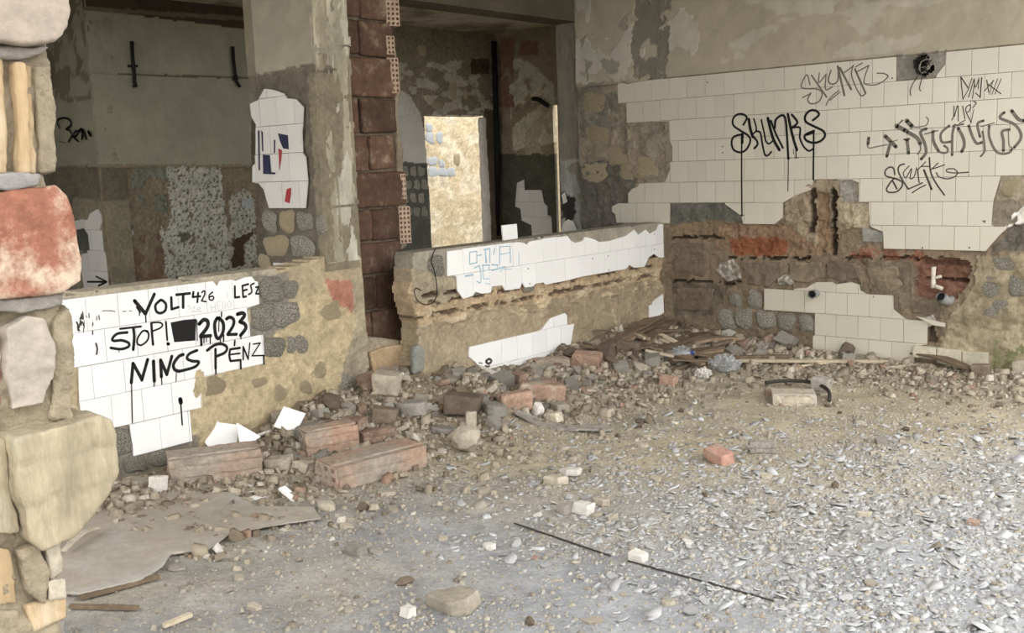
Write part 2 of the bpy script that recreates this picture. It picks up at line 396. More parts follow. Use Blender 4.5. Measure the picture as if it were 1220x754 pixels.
_dabs = []
def dab_protos():
    for k in range(7):
        r = random.Random(k+5); n = 18; rings = 6; v = [(0, 0, 0.0)]; f = []
        ph = [r.uniform(0, 6.28) for _ in range(4)]
        for j in range(1, rings+1):
            t = j/rings
            for i in range(n):
                a = 2*math.pi*i/n; rr = (0.5+0.045*math.sin(2*a+ph[0])+0.04*math.sin(3*a+ph[1])+0.025*math.sin(5*a+ph[2]))
                e = 4.0; sq = (abs(math.cos(a))**e+abs(math.sin(a))**e)**(-1/e)*0.93
                z = (1-t**3.5)*0.8+0.35*math.sin(t*9+ph[3])*0.25*(1-t)+r.uniform(-0.11, 0.11)*(1 if t < 0.95 else 0)
                if j == rings: z = -0.3
                v.append((rr*sq*t*math.cos(a), rr*sq*t*math.sin(a), z))
        v[0] = (0, 0, 0.8)
        for i in range(n): f.append((0, 1+i, 1+(i+1) % n))
        for j in range(rings-1):
            for i in range(n): a = 1+j*n; f.append((a+i, a+n+i, a+n+(i+1) % n, a+(i+1) % n))
        _dabs.append((v, f))
dab_protos()
_dabm = {}
def dab(plane, x, y, w, h, m, parent, seed=0, base_h=-0.012, t=0.012, uv=False):
    """a round pad of tile mortar left on the wall; x, y, w, h in photo pixels"""
    if uv: u, v, du, dv = x, y, w, h
    else:
        u, v = plane.px(x, y); a = plane.px(x+w, y); b = plane.px(x, y+h); du = abs(a[0]-u); dv = abs(b[1]-v)
    k = seed % len(_dabs)
    if (k, m) not in _dabm:
        me = mesh_pd('mortar_dab', *_dabs[k], smooth=True); me.materials.append(M[m]); _dabm[(k, m)] = me
    o = link('mortar_dab', _dabm[(k, m)], m, parent)
    o.matrix_world = plane.mat(u, v, base_h) @ Matrix.Rotation(random.choice((0, 1, 2, 3))*math.pi/2*0+random.uniform(-0.15, 0.15), 4, 'Z') @ Matrix.Diagonal((du, dv, t, 1))
    return o

def crumb_mat(name, cols, bump=0.4):
    m = mat(name, (180, 170, 150), rough=0.95, var=0.15, sc=20, bump=bump, bsc=80); nt = m.node_tree; N = nt.nodes; L = nt.links
    g_ = N.new('ShaderNodeNewGeometry'); rp = N.new('ShaderNodeValToRGB'); rp.color_ramp.interpolation = 'CONSTANT'; L.new(g_.outputs['Random Per Island'], rp.inputs[0])
    el = rp.color_ramp.elements; acc = 0.0
    for i, (c, w) in enumerate(cols):
        e = el[i] if i < 2 else el.new(acc)
        e.position = acc; e.color = (*lin(c), 1); acc += w
    for n in N:
        if n.type == 'VECT_MATH' and n.operation == 'SCALE': L.new(rp.outputs[0], n.inputs[0])
    return m
M['crumb'] = crumb_mat('crumb_mix', [((168, 153, 127), 0.3), ((150, 135, 112), 0.27), ((182, 168, 143), 0.18), ((122, 106, 84), 0.15), ((198, 188, 168), 0.05), ((156, 122, 98), 0.05)])
M['crumb_floor'] = crumb_mat('floor_crumb_mix', [((168, 157, 137), 0.35), ((158, 149, 132), 0.3), ((176, 166, 148), 0.25), ((138, 126, 106), 0.08), ((192, 186, 172), 0.02)])
M['flake_mix'] = crumb_mat('paint_flake_mix', [((168, 168, 166), 0.4), ((156, 155, 152), 0.25), ((182, 183, 184), 0.25), ((138, 135, 130), 0.10)], 0.1)
# ------------------------------------------------------------------ floor with the heap along the walls
def pw(x, xs, ys): return np.interp(x, xs, ys)
def floor_h(x, y):
    x = np.asarray(x, float); y = np.asarray(y, float)
    base = 0.010*fbm(x*1.1, y*1.1, 5, 3)+0.004*fbm(x*9, y*9, 6, 3)
    d1 = np.maximum(0, x+pw(y, [-2.9, -2.6], [0.14, 0.0]))
    a1 = pw(y, [-5.5, -4.3, -3.8, -3.2, -2.7, -2.2, -1.6, -1.0, -0.5, 0], [0.02, 0.03, 0.07, 0.18, 0.25, 0.15, 0.12, 0.17, 0.17, 0.13])
    w1 = pw(y, [-5, -4.3, -3.2, -2.5, -1.6, -0.5], [0.3, 0.35, 0.62, 0.65, 0.5, 0.65])
    d2 = np.maximum(0, -y)
    a2 = pw(x, [0, 0.6, 1.2, 2.0, 2.6, 4.0], [0.14, 0.11, 0.05, 0.03, 0.03, 0.02])
    w2 = pw(x, [0, 1.2, 2.6], [0.65, 0.42, 0.35])
    n1 = 1+0.55*fbm(x*3.5, y*3.5, 7, 4)
    h1 = a1*np.exp(-(d1/w1)**2)*n1; h2 = a2*np.exp(-(d2/w2)**2)*n1
    heap = np.maximum(h1, h2)
    return base+heap+0.18*heap*fbm(x*11, y*11, 8, 3)
def fh(x, y): return float(floor_h(np.array([x]), np.array([y]))[0])
def on_floor(px, py, up=0.0):
    z = 0.0
    for _ in range(12):
        q = PZ(px, py, z+up); z = 0.5*z+0.5*fh(q[0], q[1])
    return PZ(px, py, z+up)
def build_floor():
    def patch(x0, x1, y0, y1, st):
        nx = int((x1-x0)/st); ny = int((y1-y0)/st)
        X, Y = np.meshgrid(np.linspace(x0, x1, nx+1), np.linspace(y0, y1, ny+1))
        Z = floor_h(X, Y)
        C = np.zeros(X.shape+(3,))
        dust = np.array(lin((178, 163, 132))); grey = np.array(lin((155, 157, 160))); brown = np.array(lin((128, 108, 82)))
        g = np.clip(0.5+0.9*fbm(X*0.9, Y*0.9, 21, 4)+pw(X-0.9*(Y+3.2), [0.8, 3.4], [-0.65, 0.75]), 0, 1)  # greyer towards the open side; its bluish cast is sky light painted in
        hp = np.clip((Z-0.03)/0.10, 0, 1)*0.75
        C[:] = dust; C = C*(1-g[..., None])+grey*g[..., None]; C = C*(1-hp[..., None])+brown*hp[..., None]
        C *= (1+0.35*fbm(X*4, Y*4, 23, 5)+0.25*fbm(X*22, Y*22, 29, 3))[..., None]
        return X, Y, Z, C
    X, Y, Z, C = patch(-0.2, 5.3, -6.0, 0.05, 0.02)
    idx = np.arange(X.size).reshape(X.shape)
    q = np.stack([idx[:-1, :-1], idx[:-1, 1:], idx[1:, 1:], idx[1:, :-1]], -1).reshape(-1, 4)
    me = bpy.data.meshes.new('floor'); me.from_pydata(np.stack([X, Y, Z], -1).reshape(-1, 3).tolist(), [], q.tolist()); me.update()
    at = me.color_attributes.new('Col', 'FLOAT_COLOR', 'POINT')
    at.data.foreach_set('color', np.c_[np.clip(C.reshape(-1, 3), 0, 1), np.ones(X.size)].astype(np.float32).ravel())
    me.polygons.foreach_set('use_smooth', [True]*len(me.polygons))
    return struct(link('floor', me, 'dust'))
build_floor()
g = struct(box('ground', (-30, -40, -0.4), (40, 30, -0.06), 'ground'))
struct(box('floor_back_room', (-4.6, -6.0, -0.06), (-0.2, 1.5, -0.01), 'r_dark'))

# ------------------------------------------------------------------ wall_back : tiled end wall
W2 = Plane('y', 0.0)
wp = lambda pts, org=(0, 0), sc=1.0: W2.poly(pts, org, sc)
BIG = [(-2, -1), (6, -1), (6, 4), (-2, 4)]
f2 = [
 dict(poly=[(-0.9, 1.965), (6, 1.985), (6, 4), (-0.9, 4)], pl=1, col=(172, 160, 134), dh=0.014, rag=0.0, var=0.12),
 # flaking paint on the upper left
 dict(poly=wp([(686, -40), (840, -40), (832, 60), (790, 98), (686, 100)]), col=(186, 178, 158), thr=0.02, ts=3.0, sd=51, dh=0.004, rag=0.03),
 dict(poly=wp([(758, -10), (800, -10), (796, 60), (792, 96), (755, 92), (752, 55)]), col=(128, 120, 102), dh=-0.006, thr=-0.15, ts=5, sd=52, rag=0.03),
 dict(poly=wp([(690, 45), (760, 10), (760, 90), (700, 96)]), col=(150, 142, 122), thr=0.12, ts=5, sd=53, dh=-0.004),
 dict(poly=wp([(860, -40), (1225, -40), (1225, 50), (860, 80)]), col=(190, 182, 162), thr=0.12, ts=1.6, ta=2.5, sd=54, mix=0.6, var=0.1),
 # bare strip left of the tiles
 dict(poly=wp([(686, 100), (760, 96), (812, 170), (800, 225), (740, 275), (686, 280)]), col=(152, 136, 112), rough=0.014, rs=12, dh=0.002),
 dict(poly=wp([(686, 100), (732, 98), (740, 150), (690, 165)]), col=(128, 122, 106), thr=-0.1, ts=6, sd=55),
 dict(poly=wp([(745, 150), (800, 150), (800, 205), (770, 215), (745, 200)]), col=(150, 138, 116), thr=-0.05, ts=7, sd=56, dh=0.006),
 dict(poly=wp([(686, 196), (722, 190), (752, 205), (760, 224), (735, 275), (686, 280)]), col=(106, 100, 88), rough=0.008, rag=0.06),
 # bare belt under the tiles
 dict(poly=wp([(790, 236), (1240, 225), (1240, 460), (790, 460)]), col=(134, 114, 88), rough=0.024, rs=9, dh=-0.004),
 dict(poly=wp([(798, 242), (862, 241), (886, 262), (884, 270), (845, 262), (798, 268)]), col=(104, 102, 92), dh=0.005, rag=0.012),
 dict(poly=wp([(798, 268), (850, 262), (930, 272), (930, 278), (800, 286)]), col=(142, 116, 86), rough=0.016, rs=20),
 dict(poly=wp([(860, 266), (935, 268), (980, 262), (1000, 280), (990, 302), (940, 306), (868, 306), (850, 290)]), col=(148, 116, 86), dh=-0.010, rag=0.03, rough=0.014, rs=22),
 dict(poly=wp([(866, 284), (905, 281), (938, 286), (934, 305), (872, 304)]), col=(150, 84, 48), dh=0.004, rag=0.025, var=0.25),
 dict(poly=wp([(800, 281), (850, 281), (862, 284), (800, 284)]), dh=-0.03, col=(70, 54, 40), rag=0.025, thr=-0.2, ts=8, sd=71),
 dict(poly=wp([(868, 306.5), (1090, 306), (1090, 309.5), (868, 309)]), dh=-0.03, col=(66, 50, 36), rag=0.025, thr=-0.15, ts=8, sd=72),
 dict(poly=wp([(800, 333), (880, 336), (880, 338.5), (800, 336)]), dh=-0.03, col=(74, 58, 42), rag=0.025, thr=-0.15, ts=8, sd=73),
 dict(poly=wp([(800, 336), (870, 340), (850, 376), (800, 376)]), col=(112, 98, 78), rag=0.02),
 dict(poly=wp([(940, 232), (970, 214), (1023, 216), (1024, 240), (1036, 242), (1036, 268), (1000, 275), (980, 300), (935, 268), (933, 244)]), col=(158, 138, 108), dh=0.006, rough=0.02, rs=14, rag=0.018),
 dict(poly=wp([(1000, 214), (1018, 216), (1023, 240), (1000, 240)]), col=(156, 150, 136), dh=0.003, rag=0.006),
 dict(poly=wp([(1000, 242), (1035, 242), (1035, 272), (998, 268)]), col=(176, 160, 128), dh=0.006, rag=0.012),
 dict(poly=wp([(1026, 270), (1052, 277), (1052, 290), (1026, 288)]), col=(150, 148, 138), dh=0.006, rag=0.003),
 dict(poly=wp([(964, 226), (971, 226), (971, 275), (964, 275)]), dh=-0.035, col=(76, 58, 42), rag=0.03, fs=9),
 dict(poly=wp([(990, 226), (997, 228), (995, 305), (988, 305)]), dh=-0.04, col=(64, 48, 34), rag=0.03, fs=9),
 dict(poly=wp([(972, 230), (988, 230), (988, 300), (972, 300)]), dh=-0.012, col=(146, 116, 84), rough=0.012, rs=20),
 dict(poly=wp([(1010, 295), (1100, 298), (1100, 312), (1010, 308)]), col=(150, 96, 70), thr=-0.1, ts=9, sd=58, rough=0.02, rs=18),
 dict(poly=wp([(985, 310), (1090, 312), (1086, 365), (1060, 378), (1000, 345)]), col=(118, 104, 82), thr=-0.2, ts=4, sd=59, dh=0.008),
 # niche with red brick
 dict(poly=wp([(1087, 306), (1150, 310), (1156, 322), (1150, 345), (1135, 358), (1092, 352)]), dh=-0.035, col=(132, 88, 66), rag=0.03, rough=0.016, rs=22),
 dict(poly=wp([(1100, 308), (1152, 312), (1150, 318), (1100, 316)]), dh=0.0, col=(100, 62, 44), rag=0.01),
 dict(poly=wp([(1100, 330), (1152, 334), (1150, 337), (1100, 333)]), dh=-0.02, col=(70, 40, 30), rag=0.01),
 dict(poly=wp([(1085, 358), (1125, 356), (1120, 380), (1085, 372)]), col=(120, 106, 86), dh=0.012, rag=0.02),
 # ochre render at the right end
 dict(poly=wp([(1130, 380), (1160, 340), (1164, 305), (1240, 300), (1240, 460), (1180, 445), (1120, 420)]), col=(152, 136, 104), dh=0.008, rough=0.012, rs=10, rag=0.03),
 dict(poly=wp([(1192, 208), (1240, 206), (1240, 240), (1184, 240)]), col=(160, 146, 120), dh=0.004),
 dict(poly=wp([(1180, 240), (1240, 236), (1240, 258), (1200, 270), (1182, 268)]), col=(140, 126, 104), dh=0.0),
 dict(poly=wp([(1182, 262), (1200, 260), (1222, 244), (1240, 246), (1240, 262), (1205, 272), (1186, 271)]), col=(226, 220, 208), thr=-0.12, ts=9, sd=62, dh=0.016),
 dict(poly=wp([(1176, 300), (1204, 270), (1240, 264), (1240, 298)]), col=(106, 99, 84), dh=-0.004, rough=0.01),
 dict(poly=wp([(1105, 378), (1112, 382), (1114, 408), (1106, 410)]), col=(80, 66, 48), dh=-0.02),
 dict(poly=wp([(1120, 395), (1240, 380), (1240, 440), (1120, 435)]), col=(170, 155, 120), thr=0.05, ts=5, sd=63),
 dict(poly=wp([(1185, 405), (1240, 400), (1240, 450), (1180, 440)]), col=(124, 124, 80), thr=0.0, ts=5, sd=64),
 # patch left by the missing cable box
 dict(poly=wp([(1067, 66), (1128, 60), (1127, 78), (1117, 92), (1067, 97)]), col=(140, 134, 120), dh=0.004, rag=0.004),
]
cable_hole = wp([(1100+13*math.cos(t*0.6283)*1.0, 78+13.5*math.sin(t*0.6283)) for t in range(10)])
wall_back = struct(relief('wall_back', W2, (-0.77, 2.95, -0.06, 3.05), 0.0115, (140, 122, 94), f2, seed=2, depth=0.2, holes=[(cable_hole, 0.02)]))
struct(relief('wall_back_far_end', W2, (2.95, 3.3, -0.06, 3.05), 0.06, (165, 155, 135), [], seed=4, depth=0.2, h0=-0.004))
struct(box('cable_box_recess', tuple(W2.P(*W2.px(1080, 95))+np.array([0, 0.07, 0])), tuple(W2.P(*W2.px(1120, 58))+np.array([0, 0.12, 0])), 'black_hole')).parent = wall_back
cover2 = wp([(735.6, 99.2), (862.6, 86.4), (900, 83.3), (1060, 67.4), (1068, 66.6), (1068, 96.8), (1115, 93), (1117, 88), (1126, 77), (1127, 61.9), (1228, 51.3), (1228, 209.8), (1192, 210.2),
 (1183, 240.5), (1181, 268), (1186, 269), (1201, 270.5), (1190, 281), (1174, 299.2), (1053, 296.8), (1052, 276), (1039, 271), (1036, 268.5), (1035, 241), (1023, 240.5), (1023, 217.5), (1015, 214.2),
 (969, 214.3), (966, 226), (947, 233), (932.3, 241.5), (932.3, 259), (922, 267.3), (885.6, 267), (883, 257), (862, 241.8), (797.9, 241.8), (797.5, 265.8), (734.8, 265.4), (733, 255), (729, 252), (729, 246),
 (737, 242), (747.9, 241.8), (748, 231), (753, 225), (760, 222.5), (761, 219), (792, 217.5), (797, 205), (801, 195), (801, 175), (797.8, 168), (796.7, 144.5), (746, 146.2), (745.4, 122.8), (736.4, 122.6)])
ZT = 1.97
tiles(W2, cover2, [(ZT-(r+1)*TILE, r % 2) for r in range(0, 8)], -0.3834, 'tile', wall_back, seed=1)
low2 = wp([(75, 92), (165, 92), (260, 85), (305, 60), (375, 60), (390, 70), (460, 60), (495, 72), (497, 95), (525, 112), (643, 120), (645, 180), (697, 222), (798, 235), (797, 333), (735, 342), (735, 420), (290, 400), (290, 298), (300, 292), (298, 196), (75, 182)], (890, 320), 3.697)
tiles(W2, low2, [(ZT-(r+1)*TILE, r % 2) for r in range(9, 14)], -0.3834, 'tile', wall_back, seed=2)
# grey mortar dabs in the row beside the lower tiles, and others on the bare belt
for i, (x, y, w, h) in enumerate([(864, 380, 24, 26), (885, 380, 26, 27), (911, 381, 25, 27), (935.5, 384, 23, 26), (960, 386, 21, 24), (898, 357, 20, 24), (875, 358, 18, 18)]):
    dab(W2, x, y, w, h, 'dab', wall_back, i, base_h=-0.016, t=0.03)
M['belt_stone'] = mat('brown_field_stone', (138, 120, 94), var=0.3, sc=12, bump=0.6, bsc=40)
for i, pts in enumerate([[(858, 312), (872, 308), (880, 318), (882, 332), (866, 336), (852, 322)], [(800, 290), (838, 290), (842, 318), (836, 330), (804, 330)], [(884, 314), (930, 312), (934, 330), (914, 342), (888, 338)], [(938, 312), (978, 312), (982, 330), (960, 338), (940, 334)], [(984, 314), (1018, 312), (1024, 330), (1004, 336), (986, 330)], [(1030, 318), (1068, 316), (1076, 340), (1060, 350), (1036, 340)], [(1098, 378), (1112, 374), (1116, 386), (1102, 392)], [(925, 330), (942, 326), (946, 338), (928, 341)], [(804, 342), (850, 344), (846, 370), (806, 370)]]):
    chunk('stone', W2, wp(pts), -0.05, [0.006, -0.004, 0.0, -0.002, 0.002, -0.002, 0.004, 0.004, -0.004][i], ['dab', 'r_dark', 'r_dark', 'belt_stone', 'r_dark', 'belt_stone', 'dab', 'dab', 'r_dark'][i], wall_back, voxel=0.009, amp=0.016, sc=11, seed=60+i, sm=1)
for i, (x, y, w, h) in enumerate([(1180, 341, 27, 28), (1213, 341, 28, 28), (1199, 313, 34, 22), (1196, 367, 34, 20), (1180, 372, 20, 14)]):
    dab(W2, x, y, w, h, 'dab', wall_back, i+1, base_h=-0.010, t=0.012)
for i, (x, y, w, h) in enumerate([(706, 122, 30, 30), (708, 205, 34, 28), (735, 186, 26, 26), (770, 200, 30, 30), (712, 160, 30, 24), (746, 205, 22, 22), (1204, 224, 28, 24)]):
    dab(W2, x, y, w, h, 'dab_tan', wall_back, i+2, base_h=-0.012, t=0.012)
# thick skirting blocks at the foot of the wall
for i, pts in enumerate([[(1089, 411), (1117, 414), (1117, 424), (1089, 421)], [(1118, 414), (1147, 417), (1147, 432), (1118, 428)], [(1148, 417.5), (1178, 420), (1178, 436), (1148, 433)], [(933, 398), (943, 399), (943, 406), (933, 405)]]):
    po = wp(pts); cu = sum(a for a, b in po)/4; cv = sum(b for a, b in po)/4
    lo = link('skirting_block', prism('skirting_block', [(a-cu, b-cv-(0.02 if k > 1 else 0)) for k, (a, b) in enumerate(po)], -0.02, 0.03, 0.003), mat('cream_block_%d' % i, (206-6*i, 196-6*i, 168-6*i), var=0.12, bump=0.4), wall_back)
    lo.matrix_world = W2.mat(cu, cv, 0.0)
# graffiti on the back wall
E_ = ((860, 120), 8.378)
strokes('graffiti_lettering', W2, [
 ([(215, 240), (250, 170), (210, 135), (150, 140), (110, 190), (120, 250), (190, 300), (265, 350), (285, 400), (250, 480), (190, 515), (120, 490), (98, 420), (120, 360), (200, 335)], 20),
 ([(200, 335), (198, 700), (201, 1150)], 15), ([(205, 335), (203, 420)], 28), ([(180, 1140), (225, 1142)], 6),
 ([(270, 185), (285, 280), (310, 360)], 28), ([(320, 180), (345, 290), (300, 340)], 16), ([(300, 340), (350, 400), (355, 440), (325, 475)], 20),
 ([(345, 305), (385, 320), (405, 430), (430, 535), (460, 545), (495, 510)], 18), ([(395, 190), (425, 330), (440, 400), (470, 430), (510, 400)], 16),
 ([(460, 175), (510, 370), (575, 490)], 28), ([(490, 200), (540, 330), (610, 470)], 20), ([(530, 270), (540, 190), (600, 145), (635, 180), (650, 330), (660, 500), (665, 580)], 22),
 ([(665, 580), (663, 760), (660, 900)], 9), ([(660, 135), (690, 280), (720, 400), (750, 490)], 26), ([(700, 140), (755, 215), (705, 265)], 22),
 ([(705, 270), (780, 270), (780, 370), (820, 460), (870, 500), (910, 480)], 18), ([(740, 490), (742, 570)], 10), ([(715, 480), (715, 530)], 6), ([(650, 575), (690, 572)], 6), ([(720, 572), (770, 570)], 5),
 ([(910, 195), (970, 140), (940, 100), (880, 100), (835, 150), (840, 210), (920, 255), (1010, 300), (1030, 350), (990, 400), (920, 420), (850, 400), (825, 360), (850, 330), (920, 300)], 22),
 ([(850, 335), (915, 312)], 30), ([(918, 300), (916, 540), (914, 785)], 17)], *E_, 'black', wall_back, fat=1.12)
strokes('graffiti_lettering', W2, [
 ([(490, 460), (465, 370), (420, 440), (425, 490), (560, 500), (600, 540), (570, 610), (500, 630), (470, 590), (500, 535)], 13), ([(500, 535), (425, 575)], 12),
 ([(505, 375), (640, 570)], 15), ([(575, 355), (570, 440), (635, 365)], 12), ([(635, 365), (630, 500), (690, 480)], 12), ([(680, 330), (655, 420), (690, 455), (740, 420), (745, 300)], 14),
 ([(740, 295), (800, 555)], 20), ([(760, 310), (860, 500)], 20), ([(800, 350), (880, 290)], 12), ([(880, 285), (865, 380), (940, 550), (990, 540)], 13), ([(895, 320), (990, 535)], 18), ([(900, 300), (960, 265)], 12), ([(920, 340), (1020, 285)], 12),
 ([(1020, 285), (980, 400), (990, 455), (1100, 455), (1190, 390), (1160, 360), (1095, 355)], 11), ([(750, 510), (670, 580), (635, 645)], 11), ([(760, 525), (670, 600)], 11)], (900, 40), 7.5375, 'grey_ink', wall_back)
strokes('graffiti_lettering', W2, [
 ([(180, 400), (155, 450), (175, 535), (300, 515), (430, 490)], 17), ([(175, 400), (165, 480)], 45), ([(405, 375), (550, 520)], 55), ([(480, 440), (425, 650)], 45), ([(500, 450), (570, 425)], 14),
 ([(640, 155), (570, 225)], 22), ([(560, 232), (680, 295)], 62), ([(700, 310), (840, 395), (885, 480)], 52), ([(885, 480), (890, 560), (850, 620)], 22), ([(665, 420), (735, 410)], 26), ([(703, 420), (725, 610)], 48),
 ([(700, 160), (770, 235)], 60), ([(770, 245), (880, 245), (970, 220), (1000, 150), (970, 110)], 16), ([(970, 270), (890, 320), (950, 480), (965, 600), (900, 690)], 42), ([(950, 345), (1130, 295)], 18), ([(1060, 310), (1070, 440), (1140, 580)], 42)], (1020, 130), 11.6, 'grey_ink', wall_back)
strokes('graffiti_lettering', W2, [
 ([(130, 360), (110, 420), (130, 520), (190, 610), (280, 620), (290, 570), (250, 540)], 26), ([(310, 300), (220, 380), (210, 460), (240, 500), (330, 490)], 30), ([(380, 290), (350, 400), (345, 650)], 30), ([(360, 300), (480, 280)], 22),
 ([(420, 330), (480, 450), (490, 540), (460, 610)], 38), ([(545, 300), (590, 430), (640, 510), (700, 500)], 34), ([(720, 240), (650, 280), (680, 430)], 32), ([(690, 310), (850, 265)], 14), ([(710, 370), (730, 500), (735, 600), (690, 665)], 24),
 ([(790, 300), (790, 430), (860, 590), (940, 635), (1030, 620), (1060, 580)], 30), ([(970, 140), (920, 205), (1080, 275), (1160, 370), (1165, 460), (1090, 560)], 34), ([(1060, 120), (1140, 220), (1206, 240)], 42),
 ([(1030, 345), (945, 370), (960, 480), (960, 600)], 34), ([(1020, 350), (1025, 520), (1060, 560)], 12)], (1100, 120), 10.05, 'grey_ink', wall_back)
strokes('graffiti_lettering', W2, [
 ([(265, 125), (295, 415)], 13), ([(270, 130), (360, 265)], 16), ([(365, 285), (300, 400)], 11), ([(410, 140), (360, 290)], 11), ([(440, 150), (365, 385)], 13), ([(445, 200), (415, 405)], 11), ([(440, 150), (455, 260), (500, 140)], 11), ([(500, 140), (490, 280)], 11),
 ([(535, 135), (515, 390)], 15), ([(455, 330), (515, 385)], 12), ([(600, 165), (625, 320)], 13), ([(570, 305), (690, 170)], 12), ([(620, 220), (780, 340)], 14), ([(680, 170), (635, 350)], 9), ([(740, 150), (665, 350)], 10), ([(785, 150), (705, 345)], 10),
 ([(180, 500), (175, 630), (150, 680)], 12), ([(185, 630), (230, 490), (235, 690)], 12), ([(290, 500), (320, 660)], 14), ([(385, 480), (340, 510), (330, 560), (355, 580), (390, 530), (385, 480)], 13), ([(340, 590), (400, 710)], 13), ([(400, 710), (435, 540)], 9), ([(430, 440), (465, 460), (420, 520)], 14), ([(250, 720), (325, 680)], 12)], (1120, 80), 10.77, 'dark_ink', wall_back)
strokes('graffiti_lettering', W2, [
 ([(265, 280), (250, 210), (200, 195), (150, 240), (160, 300), (260, 330), (350, 370), (350, 430), (290, 490), (200, 500), (165, 460), (220, 370), (260, 330)], 20), ([(245, 370), (290, 455)], 22), ([(380, 155), (320, 180), (310, 250), (370, 370), (430, 460)], 20),
 ([(440, 180), (370, 260), (400, 320), (470, 210), (450, 330), (500, 310), (530, 200)], 13), ([(430, 460), (600, 385)], 17), ([(540, 220), (560, 380)], 15), ([(640, 130), (540, 230)], 13), ([(590, 185), (680, 185)], 14), ([(620, 230), (710, 460)], 26),
 ([(685, 80), (700, 250), (760, 380), (865, 530)], 20), ([(790, 145), (700, 230)], 14), ([(870, 165), (730, 215)], 14), ([(770, 260), (800, 310), (900, 335), (990, 310), (1025, 260), (980, 215), (900, 220), (900, 250), (1000, 265), (1160, 255)], 15), ([(640, 410), (560, 450), (475, 505)], 15)], (1040, 180), 10.167, 'dark_ink', wall_back)

# ------------------------------------------------------------------ wall_left : low wall right of the column (counter height)
W1 = Plane('x', 0.0)
w1 = lambda pts, org=(0, 0), sc=1.0: W1.poly(pts, org, sc)
f1 = [
 dict(poly=w1([(486, 296), (800, 262), (800, 300), (540, 335), (486, 340)]), col=(160, 150, 130), dh=0.0),
 dict(poly=w1([(490, 320), (545, 325), (556, 352), (800, 300), (800, 340), (500, 400), (480, 380)]), col=(186, 158, 118), dh=-0.012, rough=0.03, rs=9, rag=0.03),
 dict(poly=w1([(490, 322), (545, 326), (552, 352), (520, 366), (495, 358)]), col=(168, 152, 122), dh=0.012, rag=0.02),
 dict(poly=w1([(600, 340), (760, 306), (760, 315), (600, 350)]), col=(176, 118, 88), thr=-0.05, ts=8, sd=51, dh=0.004),
 dict(poly=w1([(500, 352), (800, 300), (800, 304), (500, 357)]), col=(96, 74, 52), thr=-0.02, ts=8, sd=52, dh=-0.03),
 dict(poly=w1([(480, 380), (800, 322), (800, 326), (480, 385)]), col=(110, 88, 64), thr=-0.12, ts=7, sd=53, dh=-0.025),
 dict(poly=w1([(480, 366), (800, 312), (800, 315), (480, 369)]), col=(110, 88, 64), thr=0.0, ts=7, sd=54, dh=-0.02),
 dict(poly=w1([(470, 392), (800, 330), (800, 430), (470, 480)]), col=(172, 152, 118), dh=-0.002, rough=0.012, rs=9),
 dict(poly=w1([(620, 365), (800, 328), (800, 400), (690, 400)]), col=(158, 138, 106), thr=-0.1, ts=5, sd=55, dh=0.006),
 dict(poly=w1([(505, 370), (800, 318), (800, 340), (505, 392)]), col=(200, 176, 138), thr=0.1, ts=6, ta=2.5, sd=56, dh=0.012),
]
ragtop = [(-3.2, 0.93), (-2.7, 0.925), (-2.4, 0.915), (-1.9, 0.918), (-1.4, 0.915), (-0.9, 0.918), (-0.4, 0.915), (0.2, 0.92), (0.2, 1.4), (-3.2, 1.4)]
wall_left = struct(relief('wall_left', W1, (-2.66, 0.02, -0.06, 0.96), 0.0105, (168, 148, 116), f1, seed=6, depth=0.16, holes=[(ragtop, 0.012), ([(-2.8, -0.1), (-2.63, -0.1), (-2.62, 0.3), (-2.58, 0.5), (-2.63, 0.7), (-2.6, 1.0), (-2.8, 1.0)], 0.03)]))
up1 = w1([(135, 160), (480, 115), (505, 120), (520, 128), (535, 112), (715, 85), (735, 110), (755, 120), (790, 110), (800, 90), (840, 100), (870, 115), (920, 110), (1000, 85), (1040, 55), (1060, 80), (1095, 55), (1115, 75), (1150, 55), (1160, 28), (1180, 28), (1183, 190), (1160, 190), (1135, 172), (1110, 190), (1090, 235), (1040, 240), (1015, 225), (1000, 245), (800, 280), (610, 325), (600, 310), (560, 318), (550, 330), (510, 335), (497, 310), (485, 340), (415, 350), (400, 325), (350, 330), (345, 360), (300, 365), (270, 355), (260, 375), (212, 390), (183, 350), (178, 280), (135, 283)], (500, 260), 4.0667)
tiles(W1, up1, [(0.756, 0), (0.605, 1), (0.907, 1)], -1.4457, 'tile_white', wall_left, seed=3)
lo1 = w1([(213, 382), (830, 235), (900, 140), (1025, 92), (1048, 115), (1050, 195), (1105, 183), (1075, 365), (960, 400), (957, 520), (830, 560), (600, 660), (300, 720), (100, 640), (230, 595), (300, 575), (270, 520), (205, 465)], (530, 360), 7.176)
tiles(W1, lo1, [(0.312, 1), (0.161, 0), (0.010, 1)], -1.8898, 'tile_white', wall_left, seed=4)
tiles(W1, w1([(774, 364), (780, 358), (790, 350), (791, 372), (774, 384)]), [(0.16, 0), (0.31, 0)], -0.152, 'tile_white', wall_left, seed=5)
for i, (x, y, w, h) in enumerate([(521, 316, 24, 28), (633, 343, 16, 10), (570, 349, 10, 7), (768, 313, 14, 10), (700, 390, 18, 16), (725, 385, 22, 20)]):
    dab(W1, x, y, w, h, 'dab' if i < 4 else 'dab_tan', wall_left, i, base_h=-0.014, t=0.014)
BL = ((540, 285), 11.6)
